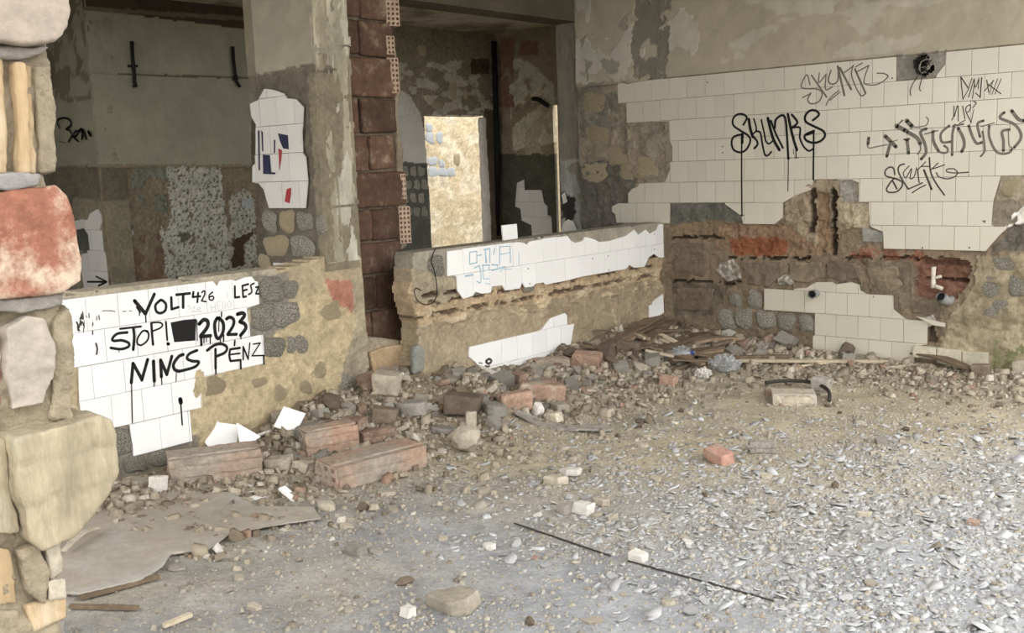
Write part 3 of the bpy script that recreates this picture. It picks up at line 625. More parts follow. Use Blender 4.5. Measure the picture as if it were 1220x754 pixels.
strokes('graffiti_lettering', W1, [([(225, 190), (225, 345)], 15), ([(225, 345), (330, 320)], 13), ([(225, 180), (320, 165)], 13), ([(322, 165), (325, 320)], 13), ([(330, 225), (390, 215)], 13), ([(440, 140), (455, 320)], 20), ([(420, 145), (500, 130)], 15), ([(505, 130), (505, 320)], 14), ([(575, 120), (555, 210)], 14),
 ([(640, 100), (640, 340)], 14), ([(640, 105), (780, 95)], 11), ([(785, 95), (790, 320)], 13), ([(650, 210), (780, 185)], 10), ([(290, 395), (360, 365)], 15), ([(360, 365), (380, 500), (375, 600), (325, 580)], 15), ([(400, 360), (500, 355)], 14), ([(495, 355), (490, 545)], 12), ([(420, 550), (490, 545)], 10), ([(405, 370), (415, 545)], 13), ([(530, 350), (620, 358)], 16),
 ([(165, 510), (270, 490)], 20), ([(530, 430), (710, 380)], 18), ([(700, 415), (800, 410)], 9), ([(420, 435), (500, 430)], 9), ([(905, 180), (905, 355)], 10), ([(650, 450), (690, 390)], 10), ([(440, 610), (510, 620)], 9)], *BL, 'blue_ink', wall_left, fat=1.2)
strokes('black_scuff', W1, [([(352, 500), (380, 485), (398, 505), (372, 525), (350, 508)], 22), ([(345, 545), (362, 552), (380, 545)], 16), ([(290, 518), (318, 522)], 10), ([(345, 570), (352, 600), (385, 632)], 5), ([(300, 545), (330, 552)], 7)], (530, 360), 7.176, 'dark_ink', wall_left)
for i, (x, y) in enumerate([(629, 320), (706, 308), (724.5, 305), (725, 321.5), (779.5, 297), (779.5, 279), (631, 338)]):
    u, v = W1.px(x, y); flat_poly('drill_hole', W1, [(u+0.005*math.cos(k), v+0.005*math.sin(k)) for k in np.arange(0, 6.28, 0.7)], 0.0015, 'black_hole', wall_left)
for i, (x, y) in enumerate([(1155, 295), (1099, 295), (861, 182), (861, 174.5), (843, 98), (1187, 51), (1063, 93)]):
    u, v = W2.px(x, y); flat_poly('drill_hole', W2, [(u+0.005*math.cos(k), v+0.005*math.sin(k)) for k in np.arange(0, 6.28, 0.7)], 0.0016, 'black_hole', wall_back)
box('shade_lintel', (-0.15, -2.6, 2.7), (0.0, 0.0, 3.05), 'r_grey', wall_left)  # unseen, added to keep daylight out of the back rooms

# ------------------------------------------------------------------ wall_left_near : low wall left of the column, with the black lettering
XL = -0.144
W3 = Plane('x', XL)
w3 = lambda pts, org=(0, 0), sc=1.0: W3.poly(pts, org, sc)
f3 = [
 dict(poly=w3([(60, 350), (330, 318), (330, 340), (60, 372)]), col=(176, 164, 138), dh=0.0),
 dict(poly=w3([(300, 330), (345, 325), (350, 425), (300, 440)]), col=(140, 132, 114), dh=-0.004),
 dict(poly=w3([(230, 440), (320, 415), (360, 360), (395, 335), (440, 400), (440, 500), (330, 520), (225, 545)]), col=(192, 170, 126), dh=0.008, rough=0.016, rs=9, rag=0.03),
 dict(poly=w3([(388, 332), (422, 334), (426, 362), (420, 372), (396, 356)]), col=(190, 120, 94), dh=0.004, rag=0.015),
 dict(poly=w3([(420, 332), (440, 330), (446, 420), (425, 400)]), col=(170, 156, 124), dh=0.004),
 dict(poly=w3([(420, 395), (450, 395), (450, 480), (400, 480)]), col=(164, 150, 122), rough=0.012),
 dict(poly=w3([(110, 500), (240, 520), (230, 590), (100, 600)]), col=(140, 130, 112), dh=-0.004),
]
toph = [(-6.2, 0.905), (-4.57, 0.905), (-4.0, 0.905), (-3.3, 0.905), (-3.2, 0.93), (-2.8, 0.93), (-2.8, 1.4), (-6.2, 1.4)]
wall_near = struct(relief('wall_left_near', W3, (-5.85, -2.86, -0.06, 0.96), 0.0105, (180, 160, 122), f3, seed=9, depth=0.16, holes=[(toph, 0.012)]))
cov3 = w3([(70.5, 358), (198, 342), (242.5, 335.5), (253.6, 334.7), (258.4, 341), (261.6, 334.7), (275.9, 333), (280.7, 334.7), (291.8, 330.4), (299.8, 329.4), (303.7, 334.7), (308, 335.5), (309.6, 361.7), (293.4, 367.5), (297.4, 389.5), (298.2, 401.4), (313.3, 399), (314.9, 427), (314.8, 433.2), (239, 450), (240.5, 485), (226, 489.6), (229, 525.4), (159.5, 543.3), (154.6, 505), (125.7, 511.5), (100, 517), (95, 478), (94, 438), (88, 425), (82, 412), (81, 395), (80, 385), (76, 376), (78, 370), (72, 362)])
tiles(W3, cov3, [(0.734, 0), (0.583, 1), (0.431, 0), (0.280, 1), (0.128, 0), (0.885, 1)], -4.4719, 'tile_white', wall_near, seed=6, minarea=0.0003)
for i, (x, y, w, h, m_) in enumerate([(325, 345, 28, 30, 'dab'), (315, 378, 30, 30, 'dab'), (342, 374, 32, 32, 'dab'), (328, 414, 26, 28, 'dab'), (355, 410, 26, 26, 'dab'), (145, 527, 30, 32, 'dab'), (163, 553, 26, 22, 'dab'), (192, 545, 26, 22, 'dab'), (138, 556, 18, 18, 'dab'), (418, 460, 22, 34, 'dab'), (348, 345, 16, 24, 'dab'),
      (255, 460, 30, 26, 'dab_tan'), (336, 468, 20, 22, 'dab_tan'), (365, 462, 18, 18, 'dab_tan'), (395, 370, 26, 26, 'dab_tan'), (380, 440, 24, 22, 'dab_tan'), (310, 455, 18, 14, 'dab_tan')]):
    dab(W3, x, y, w*1.12, h*1.1, m_, wall_near, i, base_h=-0.010, t=0.02 if m_ == 'dab' else 0.014)
A_ = ((120, 330), 10.05)
sh = lambda it, dx, dy: [([(a+dx, b+dy) for a, b in q], w) for q, w in it]
itA = [([(405, 285), (535, 440)], 38), ([(535, 440), (640, 205)], 34), ([(535, 430), (540, 540)], 14), ([(460, 380), (462, 460)], 12), ([(430, 360), (470, 420)], 20),
 ([(715, 275), (655, 335), (665, 410), (715, 432), (770, 400), (780, 330), (745, 285), (715, 275)], 28), ([(843, 245), (848, 385)], 28), ([(848, 385), (930, 360)], 26), ([(905, 212), (1065, 195)], 28), ([(985, 205), (985, 365)], 30),
 ([(1108, 180), (1100, 240)], 24), ([(1100, 240), (1190, 230)], 22), ([(1165, 190), (1155, 300)], 22)]
itB = [([(405, 185), (430, 165), (442, 185), (430, 230), (400, 285)], 16), ([(400, 285), (455, 295)], 16), ([(535, 180), (495, 215), (495, 265), (530, 275), (548, 250), (530, 228), (500, 240)], 16),
 ([(800, 110), (802, 245)], 22), ([(802, 245), (855, 238)], 22), ([(960, 85), (890, 105)], 22), ([(890, 105), (900, 240)], 22), ([(900, 240), (935, 232)], 22), ([(895, 165), (945, 150)], 20), ([(1030, 75), (990, 100), (1000, 145), (1000, 185), (965, 208)], 18), ([(1050, 122), (1085, 115)], 18), ([(1085, 115), (1050, 200)], 18), ([(1050, 200), (1088, 200)], 18),
 ([(375, 560), (425, 512), (475, 530), (470, 600), (395, 700)], 40), ([(390, 712), (508, 702)], 36), ([(395, 710), (400, 815)], 26), ([(505, 700), (505, 790)], 14), ([(430, 710), (430, 790)], 12), ([(460, 710), (460, 775)], 10),
 ([(590, 490), (558, 560), (570, 690), (600, 735), (645, 690), (665, 610), (655, 540), (610, 490)], 36), ([(610, 510), (606, 650)], 12), ([(640, 420), (640, 470)], 16), ([(625, 700), (625, 780)], 12), ([(665, 690), (665, 770)], 16),
 ([(700, 500), (740, 480), (785, 510), (780, 580), (715, 685)], 34), ([(715, 688), (820, 685)], 32), ([(830, 445), (890, 430), (915, 460), (860, 535)], 38), ([(860, 535), (915, 560), (930, 615), (868, 698)], 38), ([(870, 700), (872, 740)], 14), ([(345, 520), (350, 760)], 10)]
itC = [([(315, 60), (200, 75), (140, 130), (155, 160), (250, 155), (330, 185), (330, 230), (240, 260), (120, 245)], 28), ([(230, 17), (480, -11)], 22), ([(390, 10), (400, 120), (388, 265)], 30), ([(560, 45), (500, 45), (440, 130), (440, 195), (490, 210), (560, 150), (570, 70), (530, 38)], 20),
 ([(605, -50), (615, 100), (625, 205)], 26), ([(605, -55), (700, -60), (738, -30), (705, 10), (615, 45)], 18), ([(780, -65), (795, 150)], 20), ([(803, 196), (810, 198)], 34),
 ([(365, 660), (385, 430)], 34), ([(385, 430), (490, 620)], 34), ([(490, 630), (560, 385)], 34), ([(367, 650), (377, 1142)], 12), ([(630, 405), (640, 640)], 36), ([(640, 640), (638, 705)], 12), ([(715, 390), (725, 590)], 34), ([(715, 390), (790, 560)], 34), ([(790, 565), (850, 345)], 32), ([(726, 590), (730, 680)], 12),
 ([(985, 325), (930, 350), (870, 440), (885, 505), (940, 525)], 34), ([(1150, 275), (1060, 315), (1032, 370), (1090, 402), (1172, 412), (1120, 475), (940, 525)], 30), ([(905, 540), (900, 650)], 9), ([(215, 265), (218, 300)], 8), ([(950, 860), (958, 900)], 45), ([(955, 890), (975, 1165)], 16)]
itD = [([(470, 275), (560, 210), (650, 200), (705, 240), (680, 300), (580, 345)], 30), ([(568, 260), (570, 490)], 28), ([(571, 490), (573, 555)], 18), ([(860, 245), (745, 262)], 24), ([(745, 262), (733, 330), (748, 402)], 24), ([(748, 402), (870, 390)], 24), ([(740, 325), (860, 310)], 18), ([(800, 160), (795, 215)], 20), ([(868, 390), (872, 495)], 22),
 ([(900, 385), (900, 230)], 18), ([(900, 230), (960, 380)], 18), ([(960, 380), (980, 185)], 14), ([(1020, 200), (1105, 185)], 14), ([(1105, 185), (1005, 340)], 14), ([(1005, 340), (1150, 335)], 15), ([(1145, 335), (1148, 435)], 18)]
strokes('graffiti_lettering', W3, itA+sh(itB, 804, 0), *A_, 'black', wall_near, fat=1.22)
strokes('graffiti_lettering', W3, sh(itC, 0, 603)+sh(itD, 804, 603), *A_, 'black', wall_near, fat=1.22)
flat_poly('graffiti_block', W3, w3([(835, 545), (1000, 512), (1145, 500), (1135, 650), (1130, 760), (880, 780), (855, 660)], *A_), 0.0014, 'black', wall_near)
strokes('faint_lettering', W3, sh([([(270, 340), (235, 345), (270, 375), (235, 400)], 7), ([(285, 365), (320, 360), (285, 410), (330, 405)], 7), ([(345, 390), (390, 380), (370, 365), (350, 400), (400, 405)], 7), ([(210, 425), (400, 415)], 5),
 ([(515, 335), (525, 410)], 8), ([(560, 300), (570, 405)], 8), ([(518, 370), (565, 355)], 7), ([(630, 290), (590, 300), (600, 395), (640, 388)], 7), ([(592, 345), (625, 340)], 6), ([(650, 295), (660, 385)], 7), ([(680, 290), (688, 380)], 7), ([(735, 285), (705, 325), (730, 365), (760, 330), (735, 285)], 7), ([(710, 190), (712, 250)], 8), ([(190, 125), (145, 145), (190, 165)], 7), ([(200, 130), (230, 128), (230, 160)], 6)], 804, 0), *A_, 'pale_ink', wall_near)
rs = random.Random(4)
strokes('paint_scuff', W3, [([(x0, y0), (x0+rs.uniform(-6, 6), y0+rs.uniform(8, 34))], rs.uniform(4, 10)) for x0, y0 in [(rs.uniform(215, 250)+rs.choice((0, 0, 90, 160))*rs.random(), rs.uniform(330, 470)) for _ in range(34)]]+[([(x0, 320+rs.uniform(-8, 8)), (x0+rs.uniform(10, 40), 320+rs.uniform(-6, 6))], 6) for x0 in (390, 430, 450, 540, 590)]+[([(340, 560), (350, 600), (345, 640)], 14), ([(195, 400), (205, 420)], 12), ([(205, 430), (208, 460)], 16), ([(240, 325), (245, 370)], 10)], (60, 320), 6.286, 'dark_ink', wall_near)

# ------------------------------------------------------------------ concrete column with the poster stub
YC = -3.14
S1 = Plane('y', YC); s1 = lambda pts, org=(0, 0), sc=1.0: S1.poly(pts, org, sc)
fc = [dict(poly=[(-3.3, 0), (-2.7, 0), (-2.7, 4), (-3.3, 4)], col=(140, 128, 100), thr=0.06, ts=9, ta=0.16, sd=81, dh=-0.003, rag=0.0), dict(poly=[(-3.3, 0), (-2.7, 0), (-2.7, 4), (-3.3, 4)], col=(190, 184, 162), thr=0.2, ts=7, ta=0.3, sd=83, dh=0.004, rag=0.0),
      dict(poly=[(-3.2, 2.02), (-2.96, 2.0), (-2.96, 3.1), (-3.2, 3.1)], col=(184, 174, 146), rag=0.03, mix=0.6),
      dict(poly=[(-3.15, 0.9), (-3.05, 0.9), (-3.06, 1.45), (-3.08, 1.55), (-3.15, 1.6)], col=(160, 148, 118), dh=-0.006, rag=0.02),
      dict(poly=[(-3.15, 2.0), (-2.8, 2.06), (-2.8, 2.07), (-3.15, 2.01)], col=(80, 74, 58), dh=-0.006, rag=0.008),
      dict(poly=[(-3.15, 1.19), (-2.8, 1.2), (-2.8, 1.208), (-3.15, 1.198)], col=(90, 82, 64), dh=-0.006, rag=0.008),
      dict(poly=[(-3.015, 1.0), (-3.005, 1.0), (-3.01, 2.9), (-3.02, 2.9)], col=(140, 132, 100), dh=-0.005, rag=0.006)]
column = struct(relief('column', W3, (YC+0.035, -2.86, 0.9, 3.05), 0.01, (172, 162, 134), fc, seed=13, depth=0.46, m='concrete', h0=0.0, rough=0.008, holes=[([(-2.7, 0.5), (-2.868, 0.5), (-2.864, 3.2), (-2.7, 3.2)], 0.01)]))
fs = [dict(poly=[(-0.8, 1.92), (-0.1, 1.95), (-0.1, 3.1), (-0.8, 3.1)], pl=1, col=(158, 148, 126), dh=0.008, rag=0.02),
      dict(poly=[(-0.8, 1.9), (-0.63, 1.9), (-0.63, 3.1), (-0.8, 3.1)], col=(128, 118, 94), rag=0.01),
      dict(poly=[(-0.8, 0.8), (-0.1, 0.8), (-0.1, 1.92), (-0.8, 1.92)], col=(108, 98, 82), rough=0.006),
      dict(poly=[(-0.8, 0.8), (-0.66, 0.8), (-0.66, 1.4), (-0.69, 1.7), (-0.8, 1.9)], col=(92, 82, 66), rag=0.03, dh=-0.01),
      dict(poly=[(-0.2, 0.8), (-0.1, 0.8), (-0.1, 1.9), (-0.2, 1.9)], col=(136, 124, 98), rag=0.03)]
stub = relief('stub_face', S1, (-0.71, -0.146, 0.86, 3.05), 0.0105, (120, 110, 92), fs, seed=15, h0=-0.022, depth=0.26, parent=column)
cov4 = s1([(155, 70), (200, 75), (270, 100), (268, 120), (320, 125), (358, 165), (355, 260), (350, 300), (355, 410), (370, 430), (382, 560), (370, 700), (180, 700), (150, 600), (125, 570), (90, 565), (90, 480), (108, 460), (108, 290), (110, 260), (85, 215), (78, 150), (120, 130)], (280, 90), 4.435)
z0 = S1.px(332, 183)[1]; u0 = S1.px(280+225/4.435, 150)[0]
tiles(S1, cov4, [(z0+TILE, 0), (z0, 1), (z0-TILE, 1), (z0-2*TILE, 0), (z0+2*TILE, 1)], u0, 'tile_back', column, seed=8, minarea=0.0004)
PO = ((280, 90), 4.435)
for k, (pts, c) in enumerate([([(228, 305), (280, 315), (285, 390), (255, 385), (238, 345)], 'navy'), ([(148, 418), (185, 420), (192, 510), (215, 512), (213, 522), (150, 520)], 'navy'), ([(122, 290), (130, 290), (133, 500), (126, 500)], 'navy'), ([(140, 290), (148, 300), (150, 400), (145, 400)], 'navy'), ([(207, 340), (214, 340), (212, 410), (206, 410)], 'navy'), ([(230, 385), (250, 395), (245, 450), (236, 500), (234, 440)], 'red'), ([(275, 600), (298, 592), (298, 625), (290, 675), (264, 665)], 'red')]):
    flat_poly('poster_remnant', S1, s1(pts, *PO), 0.002+k*0.0001, c, column)
for i, (x, y, w, h) in enumerate([(318, 264, 20, 26), (339, 264, 21, 27), (360, 264, 20, 26), (326, 293, 30, 28), (357, 294, 30, 28), (312, 312, 16, 18), (380, 268, 14, 26)]):
    dab(S1, x, y, w, h, 'dab_tan' if i % 2 else 'dab', column, i, base_h=-0.014, t=0.014)
o = link('ledge_tile', prism('ledge_tile', [(-0.13, -0.05), (0.12, -0.055), (0.15, 0.0), (0.09, 0.05), (-0.13, 0.05)], -0.01, 0.0), 'tile_back', column)
uu = S1.px(346, 324); o.matrix_world = S1.mat(uu[0]+0.02, uu[1], 0.03)

# ------------------------------------------------------------------ hollow-brick infill between column and low wall
XB = -0.34
B = Plane('x', XB)
pier = struct(link('brick_infill', box_mesh('brick_infill', (XB-0.1, -2.61, 1.75), (0.14, 0.5, 2.5)), mat('infill_mortar', (124, 106, 84), var=0.35, sc=20, bump=0.8)))
zl = [0.36, 0.57, 0.775, 0.97, 1.165, 1.38, 1.59, 1.80, 2.03, 2.235, 2.44, 2.65, 2.86, 3.04]
rb = random.Random(21)
def perf(name, w, h, d, nu, nv, parent, mtx):
    v = []; f = []
    for i in range(nu):
        for j in range(nv):
            a0, a1 = -w/2+w*i/nu, -w/2+w*(i+1)/nu; b0, b1 = -h/2+h*j/nv, -h/2+h*(j+1)/nv
            mu, mv = (a1-a0)*0.24, (b1-b0)*0.24; k = len(v)
            v += [(a0, b0, 0), (a1, b0, 0), (a1, b1, 0), (a0, b1, 0)]
            v += [(a0+mu, b0+mv, 0), (a1-mu, b0+mv, 0), (a1-mu, b1-mv, 0), (a0+mu, b1-mv, 0)]
            v += [(a0+mu, b0+mv, -d), (a1-mu, b0+mv, -d), (a1-mu, b1-mv, -d), (a0+mu, b1-mv, -d)]
            for q in range(4):
                r = (q+1) % 4; f.append((k+q, k+r, k+4+r, k+4+q)); f.append((k+4+q, k+4+r, k+8+r, k+8+q))
            f.append((k+8, k+9, k+10, k+11))
    k = len(v); e = 0.001
    v += [(-w/2, -h/2, 0), (w/2, -h/2, 0), (w/2, h/2, 0), (-w/2, h/2, 0), (-w/2, -h/2, -d-e), (w/2, -h/2, -d-e), (w/2, h/2, -d-e), (-w/2, h/2, -d-e)]
    for q in range(4): r = (q+1) % 4; f.append((k+r, k+q, k+4+q, k+4+r))
    f.append((k+7, k+6, k+5, k+4))
    o = link(name, mesh_pd(name, v, f), 'brick_cut', parent); o.matrix_world = mtx; return o
for i in range(len(zl)-1):
    za, zb = zl[i]+0.006, zl[i+1]-0.006
    end = -2.335+[0.0, -0.03, -0.015, 0.03, 0.02, -0.05, -0.02, -0.02, -0.01, 0.03, 0.02, 0, 0][i]
    cuts = [-2.86, (-2.58 if i % 2 else -2.63)+rb.uniform(-0.02, 0.02), end] if i not in (2, 7, 4) else [-2.86, end]
    for a, b in zip(cuts[:-1], cuts[1:]):
        a += 0.003; b -= 0.005
        q = chunk('brick', B, [(a, za), (b, za+rb.uniform(-0.008, 0.01)), (b+rb.uniform(-0.012, 0.012), (za+zb)/2), (b, zb), (a, zb)], -0.09, rb.uniform(-0.012, 0.012), 'brick_dark', pier, voxel=0.011, amp=0.004, sc=18, seed=i, sm=2)
for (px_, py_, hpx, wpx) in [(466, 8, 46, 13), (467, 90, 42, 11), (481, 268, 44, 11), (462, 54, 22, 11), (478, 222, 30, 7)]:
    u, v = B.px(px_, py_); dv = abs(B.px(px_, py_+hpx)[1]-v); du = abs(B.px(px_+wpx, py_)[0]-u)
    perf('brick_end', du, dv, 0.08, 3, max(4, int(hpx/5.5)), pier, B.mat(u, v, 0.012) @ Matrix.Rotation(-0.25, 4, 'Y'))
ch = chunk('mortar_edge', B, [(-2.38, 0.9), (-2.32, 0.92), (-2.30, 1.15), (-2.33, 1.3), (-2.31, 1.5), (-2.34, 1.7), (-2.30, 1.9), (-2.33, 2.1), (-2.36, 2.1), (-2.365, 1.5)], -0.1, -0.005, 'pillar_mortar', pier, voxel=0.008, amp=0.012, sc=14, seed=4)
ledge = struct(link('ledge', roughen(remeshed(slab_bm(W3, [(-2.88, -0.05), (-2.6, -0.05), (-2.58, 0.40), (-2.70, 0.43), (-2.88, 0.47)], -0.32, -0.03), 0.012, 'ledge'), 0.012, 9, 3), mat('ledge_mortar', (166, 150, 122), var=0.3, sc=12, bump=0.8)))
chunk('ledge_brick', W3, w3([(441, 420), (462, 412), (487, 410), (489, 436), (445, 444)]), -0.05, 0.0, mat('tan_brick', (186, 154, 112), var=0.2, bump=0.5), ledge, voxel=0.008, amp=0.005, sc=16)
chunk('grey_slab', W1, w1([(491, 413), (499, 410), (504, 416), (503, 440), (490, 446)]), -0.02, 0.02, mat('grey_green_stone', (140, 142, 132), var=0.2, bump=0.5), ledge, voxel=0.008, amp=0.005, sc=16)
chunk('concrete_foot', W3, w3([(437, 449), (490, 440), (490, 452), (450, 462), (437, 480)]), -0.04, 0.01, mat('grey_foot', (150, 146, 138), var=0.2, bump=0.5), ledge, voxel=0.008, amp=0.005, sc=16)

# ------------------------------------------------------------------ rooms behind
XR = -2.9; YE = -2.87
B1 = Plane('x', XR); b1 = lambda pts, org=(0, 0), sc=1.0: B1.poly(pts, org, sc)
E8 = ((70, 180), 4.436)
fb = [
 dict(poly=b1([(100, -20), (300, -20), (300, 200), (110, 200)]), pl=1, col=(150, 146, 121), dh=0.014, rag=0.006, var=0.1),
 dict(poly=b1([(100, -30), (300, -30), (300, 36), (100, 10)]), col=(70, 60, 44), rag=0.01),
 dict(poly=b1([(100, 8), (300, 20), (300, 26), (100, 13)]), col=(110, 100, 78), rag=0.006),
 dict(poly=b1([(110, 86), (300, 92), (300, 94), (110, 88)]), col=(92, 88, 72), dh=-0.006, rag=0.006),
 dict(poly=b1([(110, 25), (135, 20), (135, 70), (112, 70)]), col=(144, 138, 114), thr=0.0, ts=6, sd=51),
 dict(poly=b1([(118, 196), (310, 196), (310, 360), (128, 360)]), col=(136, 120, 92), rag=0.01, rough=0.008),
 dict(poly=b1([(160, 200), (200, 200), (200, 255), (170, 245), (158, 225)]), col=(120, 122, 104), thr=-0.2, ts=5, sd=52, dh=0.006),
 dict(poly=b1([(150, 285), (196, 275), (200, 345), (150, 345)]), col=(126, 98, 74), thr=-0.05, ts=4, sd=53, rag=0.03),
 dict(poly=b1([(130, 270), (160, 270), (150, 300), (130, 300)]), col=(96, 94, 84), rag=0.02),
 dict(poly=b1([(575, 85), (860, 85), (880, 300), (905, 470), (905, 640), (850, 680), (570, 680), (560, 520), (535, 420), (600, 350), (585, 230)], *E8), col=(184, 181, 164), dh=0.010, rag=0.03, thr=-0.30, ts=9, sd=54, rough=0.006, rs=40),
 dict(poly=b1([(575, 85), (860, 85), (905, 640), (570, 680), (535, 420)], *E8), col=(104, 98, 80), thr=0.2, ts=44, sd=55, rag=0.0, dh=-0.006),
 dict(poly=b1([(910, 240), (980, 200), (1040, 250), (1060, 700), (900, 680)], *E8), col=(176, 172, 154), dh=0.008, rag=0.03, thr=-0.22, ts=10, sd=56, rough=0.006, rs=40),
 dict(poly=b1([(910, 240), (980, 200), (1040, 250), (1060, 700), (900, 680)], *E8), col=(100, 94, 76), thr=0.2, ts=44, sd=57, rag=0.0, dh=-0.006),
 dict(poly=b1([(925, 470), (1000, 430), (1035, 430), (985, 500), (980, 600), (920, 620)], *E8), col=(82, 62, 46), rag=0.02),
 dict(poly=b1([(640, 440), (690, 430), (700, 470), (650, 480)], *E8), col=(110, 104, 88), rag=0.02, dh=-0.006),
 # part seen through the gap beside the brick infill
 dict(poly=b1([(460, 20), (600, 20), (600, 140), (460, 140)]), col=(138, 126, 100), rag=0.01, rough=0.006),
 dict(poly=b1([(470, 75), (600, 70), (600, 135), (470, 140)]), col=(182, 172, 146), thr=0.02, ts=4, ta=2, sd=58, dh=0.006),
 dict(poly=b1([(470, 105), (488, 112), (502, 135), (512, 190), (512, 198), (470, 195)]), pl=1, col=(192, 187, 174), dh=0.008, rag=0.008, var=0.06),
 dict(poly=b1([(470, 192), (520, 195), (520, 305), (470, 305)]), col=(92, 90, 82), rag=0.01),
 dict(poly=b1([(578, 130), (600, 130), (600, 300), (580, 300)]), col=(104, 88, 66), rag=0.01),
 dict(poly=b1([(562, 70), (584, 70), (584, 88), (562, 88)]), col=(84, 66, 46), rag=0.01),
]
door_hole = [(0.46, -0.2), (0.46, 1.0), (0.45, 1.3), (0.43, 1.6), (0.44, 1.885), (1.30, 1.89), (1.29, 1.0), (1.27, -0.2)]
wall_b1 = struct(relief('wall_far_left', B1, (YE, 1.56, -0.02, 2.75), 0.0105, (128, 116, 92), fb, seed=17, depth=0.03, holes=[(door_hole, 0.012)]))
for i, (x, y, w, h, m_) in enumerate([(147, 291, 17, 19, 'dab_blue'), (152, 331, 16, 15, 'dab_blue'), (154, 278, 14, 9, 'dab_blue'), (296, 243, 15, 18, 'dab_blue')]):
    dab(B1, x, y, w, h, m_, wall_b1, i, base_h=-0.012, t=0.012)
for r_ in range(4):
    for c_ in range(4):
        x = 484+c_*9.5+(4 if r_ % 2 else 0); y = 204+r_*16
        if x < 512: dab(B1, x, y, 9.5, 14.5, 'dab', wall_b1, r_*3+c_, base_h=-0.016, t=0.012)
for i, (x, y, w, h) in enumerate([(541, 108, 11, 26), (555, 112, 7, 12), (522, 125, 14, 13), (504, 60, 10, 16)]):
    dab(B1, x, y, w, h, 'dab_tan', wall_b1, i, base_h=-0.010, t=0.01)
chunk('door_reveal_edge', B1, b1([(574, 140), (579, 140), (582, 200), (586, 290), (580, 290), (576, 200)]), -0.06, 0.006, 'r_white', wall_b1, voxel=0.014, amp=0.014, sc=9)  # white plaster edge; yard light on the jamb is put into its colour
struct(box('door_lintel', (XR-0.22, 0.40, 1.885), (XR-0.02, 1.34, 1.95), 'r_white')).parent = wall_b1
E1 = Plane('y', YE); e1 = lambda pts, org=(0, 0), sc=1.0: E1.poly(pts, org, sc)
fe = [dict(poly=e1([(40, -30), (130, -30), (130, 199), (40, 199)]), pl=1, col=(138, 133, 108), dh=0.010, rag=0.004),
      dict(poly=e1([(50, -20), (110, -20), (112, 120), (50, 120)]), col=(112, 102, 78), thr=0.0, ts=5, sd=51, dh=-0.004),
      dict(poly=e1([(85, 235), (127, 240), (134, 350), (85, 350)]), col=(138, 128, 100), rag=0.006, dh=0.002),
      dict(poly=e1([(88, 270), (106, 270), (108, 300), (92, 300)]), col=(84, 84, 76), rag=0.02)]
wall_e = struct(relief('wall_far_end', E1, (-4.5, XR, -0.02, 2.75), 0.016, (112, 102, 80), fe, seed=19, depth=0.2))
cov5 = e1([(80, 370), (120, 360), (150, 365), (165, 330), (205, 305), (222, 340), (225, 375), (215, 415), (222, 440), (235, 525), (250, 560), (258, 630), (262, 690), (258, 725), (135, 735), (120, 640), (120, 545), (165, 535), (155, 440), (130, 405), (95, 420)], *E8)
zz = E1.px(70+180/4.436, 180+525/4.436)[1]; ue = E1.px(70+183/4.436, 180+580/4.436)[0]
tiles(E1, cov5, [(zz+TILE*k, k % 2) for k in range(-3, 4)], ue, 'tile_back', wall_e, seed=9, minarea=0.0004)
strokes('graffiti_arrow', E1, [([(280, 98), (425, 98)], 14), ([(345, 58), (425, 98)], 14), ([(425, 98), (360, 130)], 14)], (60, 320), 6.286, 'black', wall_e, h=0.003)
strokes('graffiti_lettering', E1, [([(205, 370), (160, 250), (220, 190), (340, 180), (430, 240), (430, 330), (340, 400), (410, 420), (455, 520), (390, 650)], 42), ([(470, 560), (520, 450), (590, 450), (530, 545), (490, 560), (580, 640)], 40), ([(600, 440), (660, 400), (660, 590)], 60), ([(690, 430), (740, 590)], 60), ([(790, 450), (830, 520)], 75), ([(210, 640), (330, 670)], 14)], (60, 130), 16.75, 'black', wall_e, h=0.012)
struct(box('wall_far_outer', (-4.7, -6.0, -0.02), (-4.5, YE, 2.75), 'r_dark'))
struct(box('wall_near_end', (-4.7, -6.2, -0.02), (-2.6, -6.0, 2.75), 'r_dark'))  # unseen wall, shortened to let daylight into the left back room
# right-hand back room
R1 = Plane('y', 1.5); r1 = lambda pts, org=(0, 0), sc=1.0: R1.poly(pts, org, sc)
fr = [dict(poly=r1([(588, 30), (670, 20), (670, 185), (588, 185)]), col=(146, 128, 98), rough=0.006),
      dict(poly=r1([(606, 65), (632, 75), (660, 100), (660, 170), (610, 180), (606, 110)]), col=(186, 176, 144), thr=-0.15, ts=3, sd=51, dh=0.006, rag=0.03),
      dict(poly=r1([(594, 45), (612, 45), (612, 128), (594, 128)]), col=(140, 98, 70), thr=-0.15, ts=3, sd=52),
      dict(poly=r1([(618, 48), (640, 48), (640, 66), (618, 66)]), col=(136, 94, 66), rag=0.02),
      dict(poly=r1([(625, 130), (662, 125), (662, 185), (625, 190)]), col=(176, 158, 126), thr=0.0, ts=3, sd=53),
      dict(poly=r1([(590, 184), (664, 184), (664, 300), (590, 300)]), col=(86, 82, 68), rag=0.04, dh=-0.004)]
wall_r = struct(relief('wall_far_right', R1, (XR-0.06, -1.2, -0.02, 2.75), 0.016, (110, 98, 76), fr, seed=23, depth=0.05, holes=[([(-2.20, -0.2), (-2.19, 1.95), (-1.25, 1.95), (-1.25, -0.2)], 0.015)]))
cov6 = r1([(560, 460), (590, 445), (592, 490), (665, 490), (675, 545), (690, 560), (690, 595), (705, 605), (712, 700), (625, 700), (622, 640), (580, 620), (575, 570), (552, 560)], (460, 90), 3.592)
tiles(R1, cov6, [(0.55+TILE*k, k % 2) for k in range(0, 7)], -2.6, 'tile_back', wall_r, seed=10, minarea=0.0004)
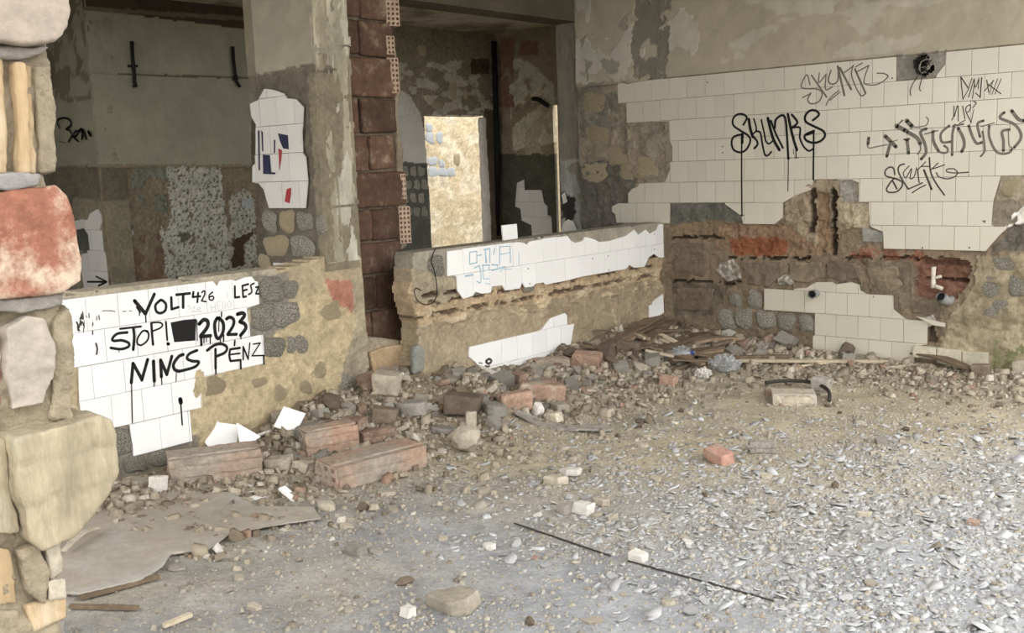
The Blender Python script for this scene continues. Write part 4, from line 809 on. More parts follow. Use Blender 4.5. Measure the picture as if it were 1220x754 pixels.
tb = bmesh.new(); tube_bm(tb, [R1.P(*R1.px(593, 50), 0.06), R1.P(*R1.px(597, 180), 0.06), R1.P(*R1.px(597, 280), 0.06)], 0.028, 8)
dp = link('drain_pipe', bm_mesh('drain_pipe', tb, True), 'iron'); tag(dp, 'dark iron drain pipe running up the corner of the dark back room', 'pipe')
tb = bmesh.new(); tube_bm(tb, [R1.P(*R1.px(641, 118), 0.0), R1.P(*R1.px(643, 118), 0.10), R1.P(*R1.px(650, 119), 0.11), R1.P(*R1.px(660, 127), 0.08)], 0.022, 8)
dp = link('pipe_elbow', bm_mesh('pipe_elbow', tb, True), 'iron'); tag(dp, 'short black pipe elbow sticking out of the dark back-room wall', 'pipe')
PC = Plane('y', 0.02)
post = struct(relief('column_back', PC, (-0.985, -0.775, -0.02, 2.47), 0.012, (128, 120, 102), [dict(poly=PC.poly([(655, 190), (690, 190), (695, 290), (655, 290)]), col=(150, 148, 140), thr=-0.15, ts=5, sd=51, rough=0.01, rs=20), dict(poly=PC.poly([(668, 230), (684, 235), (684, 262), (668, 262)]), col=(50, 48, 42), rag=0.04)], seed=27, depth=0.3, m='concrete'))
flat_poly('plaster_patch', PC, PC.poly([(669, 277), (672, 266), (678, 261), (684, 264), (689, 275), (688, 280)]), 0.012, 'r_white', post)
flat_poly('plaster_patch', PC, PC.poly([(670, 232), (674, 229), (677, 240), (672, 243)]), 0.012, 'r_white', post)
struct(box('beam_back', (-1.0, -6.0, 2.47), (-0.77, 0.3, 3.05), mat('dark_beam', (98, 88, 68), var=0.3, sc=4, bump=0.4)))
struct(box('ceiling_back', (-4.6, -6.0, 2.70), (-1.0, 1.7, 2.85), mat('back_ceiling', (196, 186, 160), var=0.25, sc=2.5, bump=0.4, tint=(150, 136, 108), tsc=2.0)))
struct(box('ceiling_back_front', (-1.0, 0.3, 2.70), (-0.7, 1.7, 2.85), 'r_grey'))
struct(box('wall_back_room_side', (-1.2, 0.3, -0.02), (-0.98, 1.5, 2.7), 'r_dark'))
# yard beyond the doorway and beyond the narrow opening, open to the sky
YD = Plane('x', -5.2)
fy = [dict(poly=[(1.4, -1), (4.6, -1), (4.6, 4), (1.4, 4)], col=(206, 190, 158), thr=0.05, ts=3, sd=51, rough=0.01, rs=10)]
yard = struct(relief('wall_yard', YD, (-2.6, 6.5, -0.1, 3.0), 0.035, (196, 176, 136), fy, seed=31, depth=0.2, rough=0.02))
for i, (x, y, w, h) in enumerate([(513, 164, 11, 14), (524, 164, 9, 14), (512, 152, 8, 12), (516, 192, 12, 12), (527, 195, 8, 10), (517, 205, 14, 13), (528, 205, 12, 12), (538, 205, 11, 11), (545, 190, 9, 14)]):
    dab(YD, x, y, w, h, 'dab_blue' if i < 8 else 'dab_tan', yard, i, base_h=-0.005, t=0.015)
struct(box('wall_yard_side', (-5.2, 5.5, -0.1), (0.5, 5.7, 2.4), 'r_plaster'))
# main room ceiling, open bays to the right and the front
struct(box('ceiling', (-0.77, -7.4, 3.05), (3.25, 0.2, 3.25), 'r_grey'))  # front overhang is added out of view to cut sky light on wall_front
for i, y in enumerate((-5.9, 0.05)): struct(box('pillar_right_%d' % (i+1), (2.95+0.3*i, y-0.15, -0.06), (3.25+0.3*i, y+0.15, 3.05), 'r_grey')) if i else None
struct(box('shade_lintel_near', (XL-0.16, -6.0, 2.7), (XL, YC, 3.05), 'r_grey'))  # unseen, added above the near opening to darken the room behind

# ------------------------------------------------------------------ wall_front : broken end of the outer wall, close to the viewer
XF = 2.45
F = Plane('x', XF); fp = lambda pts: F.poly(pts)
front = struct(link('wall_front', roughen(remeshed(slab_bm(F, fp([(-60, -60), (66, -60), (62, 60), (60, 210), (70, 300), (84, 360), (84, 490), (80, 600), (72, 690), (76, 830), (-60, 900)]), -0.5, -0.012), 0.007, 'wall_front'), 0.024, 15, 5, 1), 'pillar_mortar'))
chunk('block', F, fp([(-50, -60), (72, -60), (73, 38), (58, 50), (30, 54), (-50, 46)]), -0.2, 0.03, 'pink_block', front, voxel=0.0042, amp=0.008, sc=16, seed=2)
chunk('mortar_bed', F, fp([(-50, 50), (30, 56), (58, 54), (50, 66), (20, 72), (-50, 68)]), -0.1, 0.006, 'grey_stone', front, voxel=0.006, amp=0.007, sc=25, seed=3)
for k, (a, b, hh) in enumerate([(-40, 4, 0.0), (7, 13, -0.02), (14, 27, 0.012), (29, 40, -0.006), (41, 62, 0.0)]):
    chunk('hollow_brick_rib', F, fp([(a, 72+2*k), (b, 70+2*k), (b+5, 140), (b+6, 207), (a+6, 207), (a+4, 140)]), -0.1, hh, mat('rib_red', (168, 116, 90), var=0.2, bump=0.5) if k == 1 else ('ochre' if k < 4 else 'pillar_mortar'), front, voxel=0.0042, amp=0.006, sc=18, seed=5+k, sm=2)
chunk('flat_stone', F, fp([(-50, 212), (10, 205), (46, 206), (42, 222), (10, 226), (-50, 222)]), -0.1, 0.012, mat('slate_grey_stone', (140, 136, 132), rough=0.5, var=0.2, bump=0.5), front, voxel=0.0042, amp=0.007, sc=22, seed=9)
chunk('brick', F, fp([(-50, 230), (40, 224), (64, 219), (76, 232), (88, 270), (95, 310), (92, 335), (70, 346), (20, 354), (-50, 356)]), -0.2, 0.014, 'red_brick', front, voxel=0.0042, amp=0.008, sc=13, seed=10)
chunk('mortar_bed', F, fp([(-50, 358), (20, 356), (78, 348), (74, 364), (30, 372), (-50, 372)]), -0.1, 0.004, 'grey_stone', front, voxel=0.0042, amp=0.006, sc=25, seed=11)
chunk('stone', F, fp([(4, 392), (30, 374), (52, 378), (64, 410), (62, 450), (50, 480), (10, 490), (4, 450)]), -0.1, 0.012, mat('pale_grey_stone', (164, 152, 136), var=0.12, bump=0.4), front, voxel=0.0042, amp=0.008, sc=13, seed=12)
chunk('brick', F, fp([(-50, 400), (-2, 398), (4, 440), (2, 490), (-50, 495)]), -0.1, 0.0, 'red_brick', front, voxel=0.006, amp=0.008, sc=13, seed=13)
chunk('mortar_lump', F, fp([(64, 380), (84, 366), (90, 400), (88, 470), (90, 500), (60, 500), (62, 450)]), -0.1, 0.0, 'pillar_mortar', front, voxel=0.006, amp=0.012, sc=20, seed=14)
chunk('concrete_block', F, fp([(6, 520), (110, 492), (122, 498), (129, 515), (131, 560), (118, 588), (78, 636), (40, 652), (26, 640), (12, 580)]), -0.2, 0.034, 'cream_block', front, voxel=0.0042, amp=0.010, sc=10, seed=15)
chunk('concrete_block_side', F, fp([(-50, 528), (8, 520), (14, 580), (26, 636), (-50, 640)]), -0.2, 0.005, 'cream_block', front, voxel=0.006, amp=0.010, sc=10, seed=16)
for k, pts in enumerate([[(18, 655), (42, 648), (58, 680), (52, 720), (30, 700)], [(50, 645), (74, 640), (76, 680), (60, 690)], [(-50, 650), (16, 655), (24, 720), (-50, 730)], [(28, 722), (78, 706), (80, 735), (40, 752)], [(-50, 732), (24, 726), (36, 800), (-50, 800)], [(54, 692), (77, 686), (79, 712), (56, 716)], [(40, 752), (80, 738), (78, 820), (40, 820)]]):
    chunk('rubble_stone', F, fp(pts), -0.15, [0.01, 0.006, -0.004, 0.004, 0.0, 0.008, -0.004][k], ['pillar_mortar', 'r_plaster', 'ochre', 'ochre', 'pillar_mortar', 'r_plaster', 'grey_stone'][k], front, voxel=0.0042, amp=0.007, sc=18, seed=30+k, sm=2)
struct(box('wall_front_rest', (1.45, -6.15, -0.06), (XF-0.45, -5.8, 3.05), 'pillar_mortar'))  # unseen stretch, cut short so sky light reaches the lettered tiles
# ------------------------------------------------------------------ rubble makers
def hull_mesh(name, pts):
    bm = bmesh.new()
    for q in pts: bm.verts.new(q)
    r = bmesh.ops.convex_hull(bm, input=bm.verts)
    bmesh.ops.delete(bm, geom=[e for e in r['geom_interior'] if isinstance(e, bmesh.types.BMVert)], context='VERTS')
    return bm_mesh(name, bm)
def rock_pts(r, dims, kind):
    X, Y, Z = dims; pts = []
    if kind == 'block':
        for sx in (-1, 1):
            for sy in (-1, 1):
                for sz in (-1, 1): pts.append((sx*X/2*r.uniform(0.72, 1), sy*Y/2*r.uniform(0.72, 1), sz*Z/2*r.uniform(0.75, 1)))
        pts += [(r.uniform(-0.5, 0.5)*X, r.choice((-1, 1))*Y*0.5, r.uniform(-0.4, 0.4)*Z) for _ in range(3)]
    elif kind == 'slab':
        n = r.randint(5, 7); a0 = r.uniform(0, 6)
        for k in range(n):
            a = a0+2*math.pi*k/n+r.uniform(-0.3, 0.3); q = r.uniform(0.75, 1)
            for sz in (-1, 1): pts.append((X/2*q*math.cos(a), Y/2*q*math.sin(a), sz*Z/2*r.uniform(0.7, 1)))
    else:
        for k in range(20):
            a = r.uniform(0, 6.28); z = r.uniform(-1, 1); q = math.sqrt(1-z*z)*r.uniform(0.85, 1)
            pts.append((X/2*q*math.cos(a), Y/2*q*math.sin(a), Z/2*z))
    return pts
def px_scale(pos): return float((pos-CAM) @ FW)/FPX
rr = random.Random(77)
def put(name, px, py, wpx, kind, m, label, cat, aspect=(1, 0.7, 0.6), yaw=None, tilt=0.15, group=None, sink=0.15, detail=False, seed=0, lift=0.0):
    """a piece of rubble whose middle shows at a photo pixel, resting on the heap"""
    r = random.Random(int(px*7+py*13+seed))
    q = on_floor(px, py); s = px_scale(q)*wpx
    d = (s*aspect[0], s*aspect[1], s*aspect[2])
    q = on_floor(px, py, d[2]*0.35)
    z = fh(q[0], q[1])+d[2]*(0.5-sink)+lift
    if detail:
        me = bpy.data.meshes.new(name)
        bm = bmesh.new()
        for t in rock_pts(r, d, kind): bm.verts.new(t)
        g_ = bmesh.ops.convex_hull(bm, input=bm.verts)
        bmesh.ops.delete(bm, geom=[e for e in g_['geom_interior'] if isinstance(e, bmesh.types.BMVert)], context='VERTS')
        me = roughen(remeshed(bm, max(d)/26, name), max(d)*0.035, 3.2/max(d), int(px), 1)
    else: me = hull_mesh(name, rock_pts(r, d, kind))
    o = link(name, me, m); o.location = (q[0], q[1], z)
    o.rotation_euler = (r.uniform(-tilt, tilt), r.uniform(-tilt, tilt), math.radians(yaw) if yaw is not None else r.uniform(0, 6.28))
    tag(o, label, cat, group); return o

def grooved_brick(name, L, Wd, Hh, m, end_m, parent, grooves=3, seed=1, holes=True):
    """hollow clay block: body with long grooves, perforated ends"""
    prof = []
    def side(a, b, n, nx, ny):
        for k in range(n):
            for t, dd in ((k/n+0.02, 0), ((k+0.72)/n, 0), ((k+0.76)/n, 1), ((k+0.96)/n, 1)):
                prof.append((a[0]+(b[0]-a[0])*t-nx*dd*0.006, a[1]+(b[1]-a[1])*t-ny*dd*0.006))
    c = [(-Wd/2, -Hh/2), (Wd/2, -Hh/2), (Wd/2, Hh/2), (-Wd/2, Hh/2)]
    side(c[0], c[1], 1, 0, -1); side(c[1], c[2], grooves, 1, 0); side(c[2], c[3], 1, 0, 1); side(c[3], c[0], grooves, -1, 0)
    n = len(prof); segs = 14; r = random.Random(seed); v = []; f = []
    for s in range(segs+1):
        x = -L/2+L*s/segs
        for k, (a, b) in enumerate(prof):
            w = 0.004; jx = r.uniform(-0.012, 0.012) if s in (0, segs) else 0
            v.append((x+jx, a+r.uniform(-w, w)*0.5, b+r.uniform(-w, w)*0.5))
    for s in range(segs):
        for k in range(n): f.append((s*n+k, s*n+(k+1) % n, (s+1)*n+(k+1) % n, (s+1)*n+k))
    f.append(tuple(range(n))); f.append(tuple(range(segs*n, segs*n+n))[::-1])
    body = link('brick_body', mesh_pd('brick_body', v, f), m, parent)
    if holes:
        for sx in (-1, 1):
            perf('perforated_end', Wd*0.9, Hh*0.9, 0.03, 3, 3, parent, Matrix.Translation((sx*(L/2+0.004), 0, 0)) @ Matrix.Rotation(sx*math.pi/2, 4, 'Y') @ Matrix.Rotation(math.pi/2, 4, 'Z')).data.materials[0] = M[end_m]
    return body
def hollow_brick(pa, pb, Wd, Hh, label, up=0.0, roll=0.0, m='heap_brick', end_m='heap_brick', holes=True, seed=1, grooves=3):
    """pa, pb: photo pixels of the two ends of its lower near edge"""
    a = on_floor(*pa); b = on_floor(*pb); d = b-a; L = float(np.linalg.norm(d[:2])); yaw = math.atan2(d[1], d[0])
    nrm = np.array([-d[1], d[0]])/L
    if nrm @ (np.array([-1.0, 1.0])) < 0: nrm = -nrm
    c = (a[:2]+b[:2])/2+nrm*Wd/2; z = max((a[2]+b[2])/2, fh(c[0], c[1])-0.03)
    e = empty('hollow_brick', (c[0], c[1], z), yaw); e.rotation_euler = (roll, -math.atan2(b[2]-a[2], L)*0.5, yaw)
    tag(e, label, 'brick')
    inner = grooved_brick('brick', L, Wd, Hh, m, end_m, e, grooves, seed, holes)
    for ch in e.children: ch.location = (ch.location[0], ch.location[1], ch.location[2]+Hh/2+up)
    return e
bpy.context.view_layer.update()

# ---- the big blocks in the heap
hollow_brick((204, 581), (312, 566), 0.15, 0.15, 'long dusty hollow clay block lying below the lettered white tiles', roll=0.05, seed=2, m='heap_brick', up=-0.02)
hollow_brick((404, 586), (508, 556), 0.19, 0.125, 'big orange-brown hollow clay block with a smooth grey top', roll=0.02, seed=3, up=-0.015, grooves=2)
hollow_brick((368, 546), (428, 533), 0.14, 0.13, 'shorter pinkish hollow clay block with a pale broken end, behind the bigger one', seed=4, up=-0.01)
hollow_brick((640, 441), (678, 438), 0.12, 0.06, 'thin perforated clay brick leaning against the low tiled strip', seed=5, grooves=1)
hollow_brick((922, 483), (972, 484), 0.20, 0.055, 'flat hollow brick with a white perforated end beside the black hose', seed=6, grooves=1, m='r_plaster', end_m='r_white')
put('brick_fragment', 857, 544, 37, 'block', mat('salmon_brick', (180, 130, 108), var=0.2, tint=(184, 156, 136), tsc=8, bump=0.5), 'salmon pink broken brick lying alone on the open floor', 'brick', (1, 0.6, 0.45), yaw=-20, tilt=0.3, detail=True, sink=0.1)
e = hollow_brick((893, 541), (923, 541), 0.09, 0.05, 'small grey grooved brick fragment beside the salmon brick', seed=7, grooves=2, m='r_grey', holes=False)
hollow_brick((436, 532), (472, 522), 0.08, 0.06, 'broken red brick piece with a row of holes in its side', seed=9, grooves=2, m='r_brick', end_m='r_brick')

# ---- single pieces one can point at
P_ = [
 ('stone_block', 461, 461, 34, 'block', 'r_plaster', 'squarish pinkish-beige stone block at the foot of the brick recess', 'stone', (0.9, 0.7, 0.8), 30),
 ('brick_fragment', 458, 496, 30, 'block', 'r_dark', 'dark reddish-brown brick lump in the heap below the recess', 'brick', (1, 0.8, 0.7), 40),
 ('brick_fragment', 423, 505, 32, 'block', 'r_brick', 'dusty brown brick half lying behind the short pinkish block', 'brick', (1, 0.7, 0.5), 10),
 ('stone_slab', 494, 487, 40, 'slab', 'r_grey', 'grey stone slab tilted on top of the heap', 'stone', (1, 0.8, 0.45), 20),
 ('mortar_slab', 526, 512, 36, 'slab', 'r_grey', 'flat grey mortar slab sloping beside the pale boulder', 'stone', (1, 0.6, 0.18), 25),
 ('brick_fragment', 551, 482, 44, 'block', 'r_dark', 'large earthy brown brick lump in the middle of the heap', 'brick', (1, 0.7, 0.55), 35),
 ('stone_slab', 590, 489, 36, 'slab', 'r_grey', 'rounded greyish slab next to the red-brown brick', 'stone', (1, 0.7, 0.4), 15),
 ('brick_fragment', 614, 479, 38, 'block', 'r_brick', 'red-brown broken brick with an angular top', 'brick', (1, 0.7, 0.6), 50),
 ('brick_fragment', 643, 467, 56, 'block', 'r_brick', 'long dusty brick lying flat below the low tiled strip', 'brick', (1, 0.5, 0.4), 40),
 ('brick_fragment', 698, 429, 36, 'block', 'r_brick', 'pinkish square-edged brick at the wall foot', 'brick', (1, 0.6, 0.5), 25),
 ('stone_block', 723, 422, 22, 'block', 'r_dark', 'dark triangular stone standing on its point by the wall', 'stone', (0.8, 0.6, 1.1), 10),
 ('stone_block', 749, 415, 28, 'block', 'r_dark', 'brown stone block in front of the splintered wood', 'stone', (1, 0.6, 0.6), 20),
 ('plaster_lump', 641, 488, 17, 'lump', 'r_white', 'small bright white plaster lump in the heap', 'plaster', (1, 0.9, 1), None),
 ('stone_block', 659, 497, 22, 'block', 'r_plaster', 'small pinkish stone at the edge of the heap', 'stone', (1, 0.6, 0.5), 0),
 ('stone_slab', 667, 485, 28, 'slab', 'r_plaster', 'beige slab lying flat behind the white lump', 'stone', (1, 0.8, 0.4), 10),
 ('mortar_slab', 561, 503, 22, 'block', 'r_plaster', 'small tan slab standing upright above the pale boulder', 'stone', (0.7, 0.3, 1.2), 60),
 ('boulder', 557, 525, 48, 'lump', 'r_plaster', 'pale rounded boulder of mortar at the front of the heap', 'stone', (1, 0.7, 0.68), 20),
 ('plaster_slab', 680, 562, 36, 'slab', 'r_white', 'pale flat plaster slab on the floor, the larger of a pair', 'plaster', (1, 0.7, 0.22), 10),
 ('plaster_slab', 713, 560, 30, 'slab', 'r_plaster', 'pale flat plaster slab with sharp edges beside its larger pair', 'plaster', (1, 0.6, 0.25), 0),
 ('stone_block', 662, 573, 24, 'block', 'r_plaster', 'beige stone just in front of the two plaster slabs', 'stone', (1, 0.8, 0.5), 0),
 ('boulder', 541, 716, 70, 'slab', 'r_plaster', 'broad pale plaster chunk with a crumbled top on the near floor', 'plaster', (1, 0.75, 0.30), 15),
 ('stone_block', 979, 458, 22, 'block', 'r_grey', 'small square grey stone behind the flat hollow brick', 'stone', (1, 0.8, 0.8), 0),
 ('brick_fragment', 796, 454, 20, 'block', 'r_brick', 'little orange brick stub by the plastic bag', 'brick', (1, 0.6, 0.6), 10),
 ('stone_block', 1169, 442, 22, 'block', 'r_dark', 'dark squarish stone at the right end of the wall foot', 'stone', (1, 0.8, 0.7), 10),
 ('stone_block', 1216, 438, 18, 'block', 'r_plaster', 'upright beige block at the far right of the wall foot', 'stone', (0.8, 0.7, 1.0), 0),
 ('stone_block', 333, 552, 32, 'block', 'r_plaster', 'beige angular stone at the end of the long clay block', 'stone', (1, 0.6, 0.5), 30),
 ('stone_block', 362, 556, 26, 'block', 'r_plaster', 'tan stone lump between two of the clay blocks', 'stone', (1, 0.6, 0.45), 10),
 ('plaster_slab', 167, 575, 34, 'slab', 'r_plaster', 'buff plaster slab leaning by the grey dabs under the tiles', 'plaster', (1, 0.7, 0.3), 20),
 ('stone_block', 188, 578, 22, 'block', 'r_white', 'whitish stone beside the end of the long clay block', 'stone', (0.8, 0.6, 1.0), 20),
 ('stone_block', 695, 606, 24, 'block', 'r_white', 'pale angular stone on the open floor before the plaster slabs', 'stone', (1, 0.7, 0.6), 0),
 ('stone_block', 716, 598, 26, 'slab', 'r_plaster', 'low tan stone lying just behind the pale angular stone', 'stone', (1, 0.6, 0.35), 0),
 ('stone_block', 486, 729, 16, 'block', 'r_white', 'small cube-like white stone near the broad plaster chunk', 'stone', (1, 0.8, 0.8), 0),
 ('plaster_slab', 583, 651, 20, 'slab', 'r_white', 'small white plaster scrap at the start of the metal strip', 'plaster', (1, 0.7, 0.35), 0),
 ('stone_block', 760, 663, 20, 'block', 'r_white', 'pale pebble-like stone lying against the metal strip', 'stone', (1, 0.7, 0.6), 0),
 ('stone_block', 424, 655, 26, 'block', 'r_grey', 'brown and grey stub beside a grey triangular scrap', 'stone', (1, 0.6, 0.5), 0),
 ('mortar_slab', 447, 657, 30, 'slab', 'r_grey', 'grey triangular mortar scrap on the near floor', 'stone', (1, 0.6, 0.12), 0),
 ('stone_block', 260, 654, 15, 'lump', 'r_white', 'round white pebble beside the grey board', 'stone', (1, 0.9, 0.9), 0),
 ('mortar_slab', 212, 676, 26, 'slab', 'r_grey', 'small grey tile-like scrap at the edge of the grey board', 'stone', (1, 0.9, 0.12), 0),
 ('mortar_slab', 131, 740, 34, 'slab', 'r_grey', 'grey rectangular scrap close to the broken wall end', 'stone', (1, 0.8, 0.1), 20),
 ('stone_block', 390, 603, 30, 'slab', 'r_plaster', 'flat tan stone in the dust before the clay blocks', 'stone', (1, 0.6, 0.3), 0),
]
for i, (n_, x, y, w, k, m_, lb, ct, asp, yw) in enumerate(P_):
    put(n_, x, y, w*1.08, k, m_, lb, ct, asp, yaw=yw, detail=(w >= 20), sink=0.12)
# white tile shards lying about
def shard(px, py, pts, label, tilt, yaw, s=0.15, m='tile_white', up=0.0):
    q = on_floor(px, py)
    o = link('tile_shard', prism('tile_shard', [(a*s, b*s) for a, b in pts], -0.004, 0.005), m)
    mt = Matrix.Translation((q[0], q[1], fh(q[0], q[1])+up)) @ Matrix.Rotation(math.radians(yaw), 4, 'Z') @ Matrix.Rotation(math.radians(tilt), 4, 'Y')
    o.matrix_world = mt
    zmin = min((mt @ Vector(c)).z for c in o.bound_box); f_ = fh(q[0], q[1])
    o.location.z += f_-zmin-0.008
    return tag(o, label, 'tile')
sq = [(-0.5, -0.5), (0.5, -0.5), (0.5, 0.5), (-0.5, 0.5)]
shard(249, 537, [(-0.5, -0.45), (0.45, -0.5), (0.5, 0.3), (0.1, 0.5), (-0.5, 0.35)], 'white tile shard standing against the wall foot behind another', 78, -20, 0.16)
shard(266, 537, [(-0.5, -0.3), (0.0, -0.55), (0.5, -0.25), (0.45, 0.35), (-0.3, 0.5)], 'angular white tile shard leaning behind the long clay block', 62, -32, 0.17)
shard(299, 532, [(-0.5, -0.4), (0.5, -0.4), (0.1, 0.35)], 'small triangular white tile tip showing above the long clay block', 66, -25, 0.14)
shard(346, 513, [(-0.62, -0.25), (0.25, -0.62), (0.62, 0.25), (-0.25, 0.62)], 'whole white tile leaning on the heap by the wall', 50, -45, 0.125, up=0.02)
shard(309, 591, [(-0.5, -0.3), (0.3, -0.5), (0.5, 0.1), (0.1, 0.5), (-0.4, 0.4)], 'white tile shard lying flat on the grey board', 6, 20, 0.12)
shard(477, 452, [(-0.5, -0.3), (0.5, -0.3), (0.5, 0.3), (-0.5, 0.3)], 'small white tile scrap beside the squarish stone block', 50, -30, 0.09, up=0.03)
shard(345, 594, [(-0.6, -0.25), (0.6, -0.25), (0.6, 0.25), (-0.6, 0.25)], 'narrow black-edged white tile strip on the grey board', 30, 10, 0.08)
q = PX(607, 276, -0.07)
o = link('loose_tile', box_mesh('loose_tile', (0, 0, 0), (0.012, 0.15, 0.095), 0.001), 'tile_white'); o.location = (q[0], q[1], 0.918+0.048); o.rotation_euler = (0, -0.06, 0.05)
tag(o, 'loose white tile standing on top of the low tiled wall', 'tile')
# grey board on the floor
bp_ = [(30, 712), (60, 701), (98, 704), (168, 688), (197, 668), (205, 655), (247, 652), (276, 632), (330, 622), (385, 614), (374, 600), (310, 600), (273, 583), (204, 582), (107, 607), (40, 618)]
pts = [PZ(x, y, 0.03) for x, y in bp_]; cx = sum(q[0] for q in pts)/len(pts); cy_ = sum(q[1] for q in pts)/len(pts)
bmb = bmesh.new(); aa = [bmb.verts.new((q[0]-cx, q[1]-cy_, 0.0)) for q in pts]; bb = [bmb.verts.new((q[0]-cx, q[1]-cy_, 0.012)) for q in pts]
bmb.faces.new(aa[::-1]); bmb.faces.new(bb)
for i in range(len(aa)): bmb.faces.new((aa[i], aa[(i+1) % len(aa)], bb[(i+1) % len(aa)], bb[i]))
me = roughen(remeshed(bmb, 0.011, 'fibre_board'), 0.008, 2.0, 3, 0)
o = link('fibre_board', me, 'board'); o.location = (cx, cy_, 0.010); tag(o, 'broad grey sheet of fibre board lying on the floor by the broken wall end', 'board')
# sticks, planks, strips
def plank(a, b, w, t, m, name, label, cat, up=0.02, bend=0.0, yawroll=0.0):
    A = on_floor(*a); B_ = on_floor(*b); A = A+np.array([0, 0, up]); B_ = B_+np.array([0, 0, up]); d = B_-A; L = np.linalg.norm(d); ux = d/L
    sd = np.cross(ux, (0, 0, 1)); sd /= np.linalg.norm(sd); un = np.cross(sd, ux); v = []; f = []; n = 10; mid = (A+B_)/2
    r = random.Random(int(a[0]*3+b[1]))
    for i in range(n+1):
        s = i/n; c = A+d*s+un*bend*math.sin(math.pi*s)-mid; ww = w*(1-0.25*abs(2*s-1)**3)*(1+r.uniform(-0.06, 0.06))
        for (p_, q_) in ((-1, -1), (1, -1), (1, 1), (-1, 1)): v.append(c+sd*p_*ww/2+un*q_*t/2)
    for i in range(n):
        for k in range(4): f.append((4*i+k, 4*i+(k+1) % 4, 4*i+4+(k+1) % 4, 4*i+4+k))
    f.append((3, 2, 1, 0)); f.append((4*n, 4*n+1, 4*n+2, 4*n+3))
    me = mesh_pd(name, v, f); bm = bmesh.new(); bm.from_mesh(me); bmesh.ops.recalc_face_normals(bm, faces=bm.faces); bm.to_mesh(me); bm.free()
    o = link(name, me, m); o.location = mid; return tag(o, label, cat)
plank((881, 433), (1058, 434), 0.045, 0.018, 'wood_pale', 'wooden_lath', 'long pale wooden lath lying along the foot of the tiled wall', 'plank', 0.02)
plank((934, 441), (1000, 433), 0.02, 0.012, 'wood_pale', 'wooden_stick', 'thin pale stick crossing in front of the long lath', 'stick', 0.015)
plank((872, 428), (942, 427), 0.04, 0.02, 'wood', 'wooden_lath', 'brown lath half buried behind the long pale lath', 'plank', 0.015)
plank((1068, 424), (1160, 447), 0.09, 0.012, 'wood', 'bent_board', 'dark bent board sloping down from the skirting blocks', 'board', 0.03, 0.03)
plank((616, 495), (690, 516), 0.07, 0.012, 'r_grey', 'bent_strip', 'grey bent strip curving along the front of the heap', 'strip', 0.02, -0.02)
plank((676, 512), (728, 514), 0.08, 0.012, 'r_grey', 'bent_strip', 'grey strip end lying on the floor after the bent strip', 'strip', 0.015, 0.0)
plank((613, 625), (727, 664), 0.007, 0.004, 'rubber', 'metal_strip', 'thin dark metal strip lying on the floor, its far length', 'strip', 0.006)
plank((748, 670), (922, 718), 0.007, 0.004, 'rubber', 'metal_strip', 'thin dark metal strip lying on the floor, its near length', 'strip', 0.006)
plank((78, 668), (118, 640), 0.03, 0.006, 'r_plaster', 'curled_strip', 'pale curled strip lifting from the grey board by the broken wall end', 'strip', 0.04, 0.02)
plank((95, 716), (190, 690), 0.03, 0.012, 'wood', 'wooden_stick', 'brown stick under the edge of the grey board', 'stick', 0.012)
plank((84, 726), (165, 728), 0.02, 0.012, 'wood', 'wooden_stick', 'short dark stick lying before the grey board', 'stick', 0.012)
plank((195, 750), (228, 736), 0.02, 0.012, 'wood_pale', 'wooden_stick', 'little pale stick on the near floor', 'stick', 0.012)
plank((1050, 440), (1110, 436), 0.02, 0.012, 'wood_pale', 'wooden_stick', 'thin pale stick below the skirting blocks', 'stick', 0.012)
rw = random.Random(5)
for k, (a_, b_, w_) in enumerate([((742, 418), (788, 383), 0.11), ((762, 424), (800, 392), 0.09), ((724, 424), (768, 398), 0.08), ((790, 420), (842, 402), 0.12), ((800, 436), (850, 420), 0.10), ((822, 414), (880, 408), 0.08), ((836, 434), (868, 428), 0.09)]):
    plank(a_, b_, w_, 0.02, 'wood', 'bark_slab', ['long dark bark slab leaning up towards the wall corner', 'dark bark slab leaning beside the longest one in the corner', 'short dark slab lying before the leaning bark', 'broad brown slab at the front of the stone dabs', 'brown slab under the clear plastic bag', 'dark slab pushed against the row of grey dabs', 'short brown slab touching the pale lath'][k], 'wood', 0.06 if k < 3 else 0.03, 0.015)
spl = []
for i in range(46):
    cx_ = rw.uniform(700, 880); cy2 = rw.uniform(398, 442); L_ = rw.uniform(14, 46); an = rw.uniform(-0.9, 0.9)
    if i < 10: cx_ = rw.uniform(745, 800); cy2 = rw.uniform(388, 410); an = -0.9+rw.uniform(-0.3, 0.3)
    o = plank((cx_-L_/2*math.cos(an), cy2-L_/2*math.sin(an)*0.5), (cx_+L_/2*math.cos(an), cy2+L_/2*math.sin(an)*0.5), rw.uniform(0.02, 0.06), rw.uniform(0.008, 0.02), rw.choice(('wood', 'wood', 'wood', 'r_dark', 'wood_pale', 'wood')), 'wood_splinter', 'splinter of old wood in the dark tangle at the wall corner', 'wood', rw.uniform(0.015, 0.07))
    o['group'] = 'wood splinters in the corner heap'; o['label'] = '%s splinter of old wood %s' % ('long' if L_ > 32 else ('short' if L_ < 22 else 'middle-sized'), 'leaning up in the wall corner' if i < 10 else ('beside the bark slabs near the low tiled wall' if cx_ < 765 else ('around the crushed bottle in the dark tangle' if cx_ < 825 else 'behind the plastic bag near the grey dabs')))
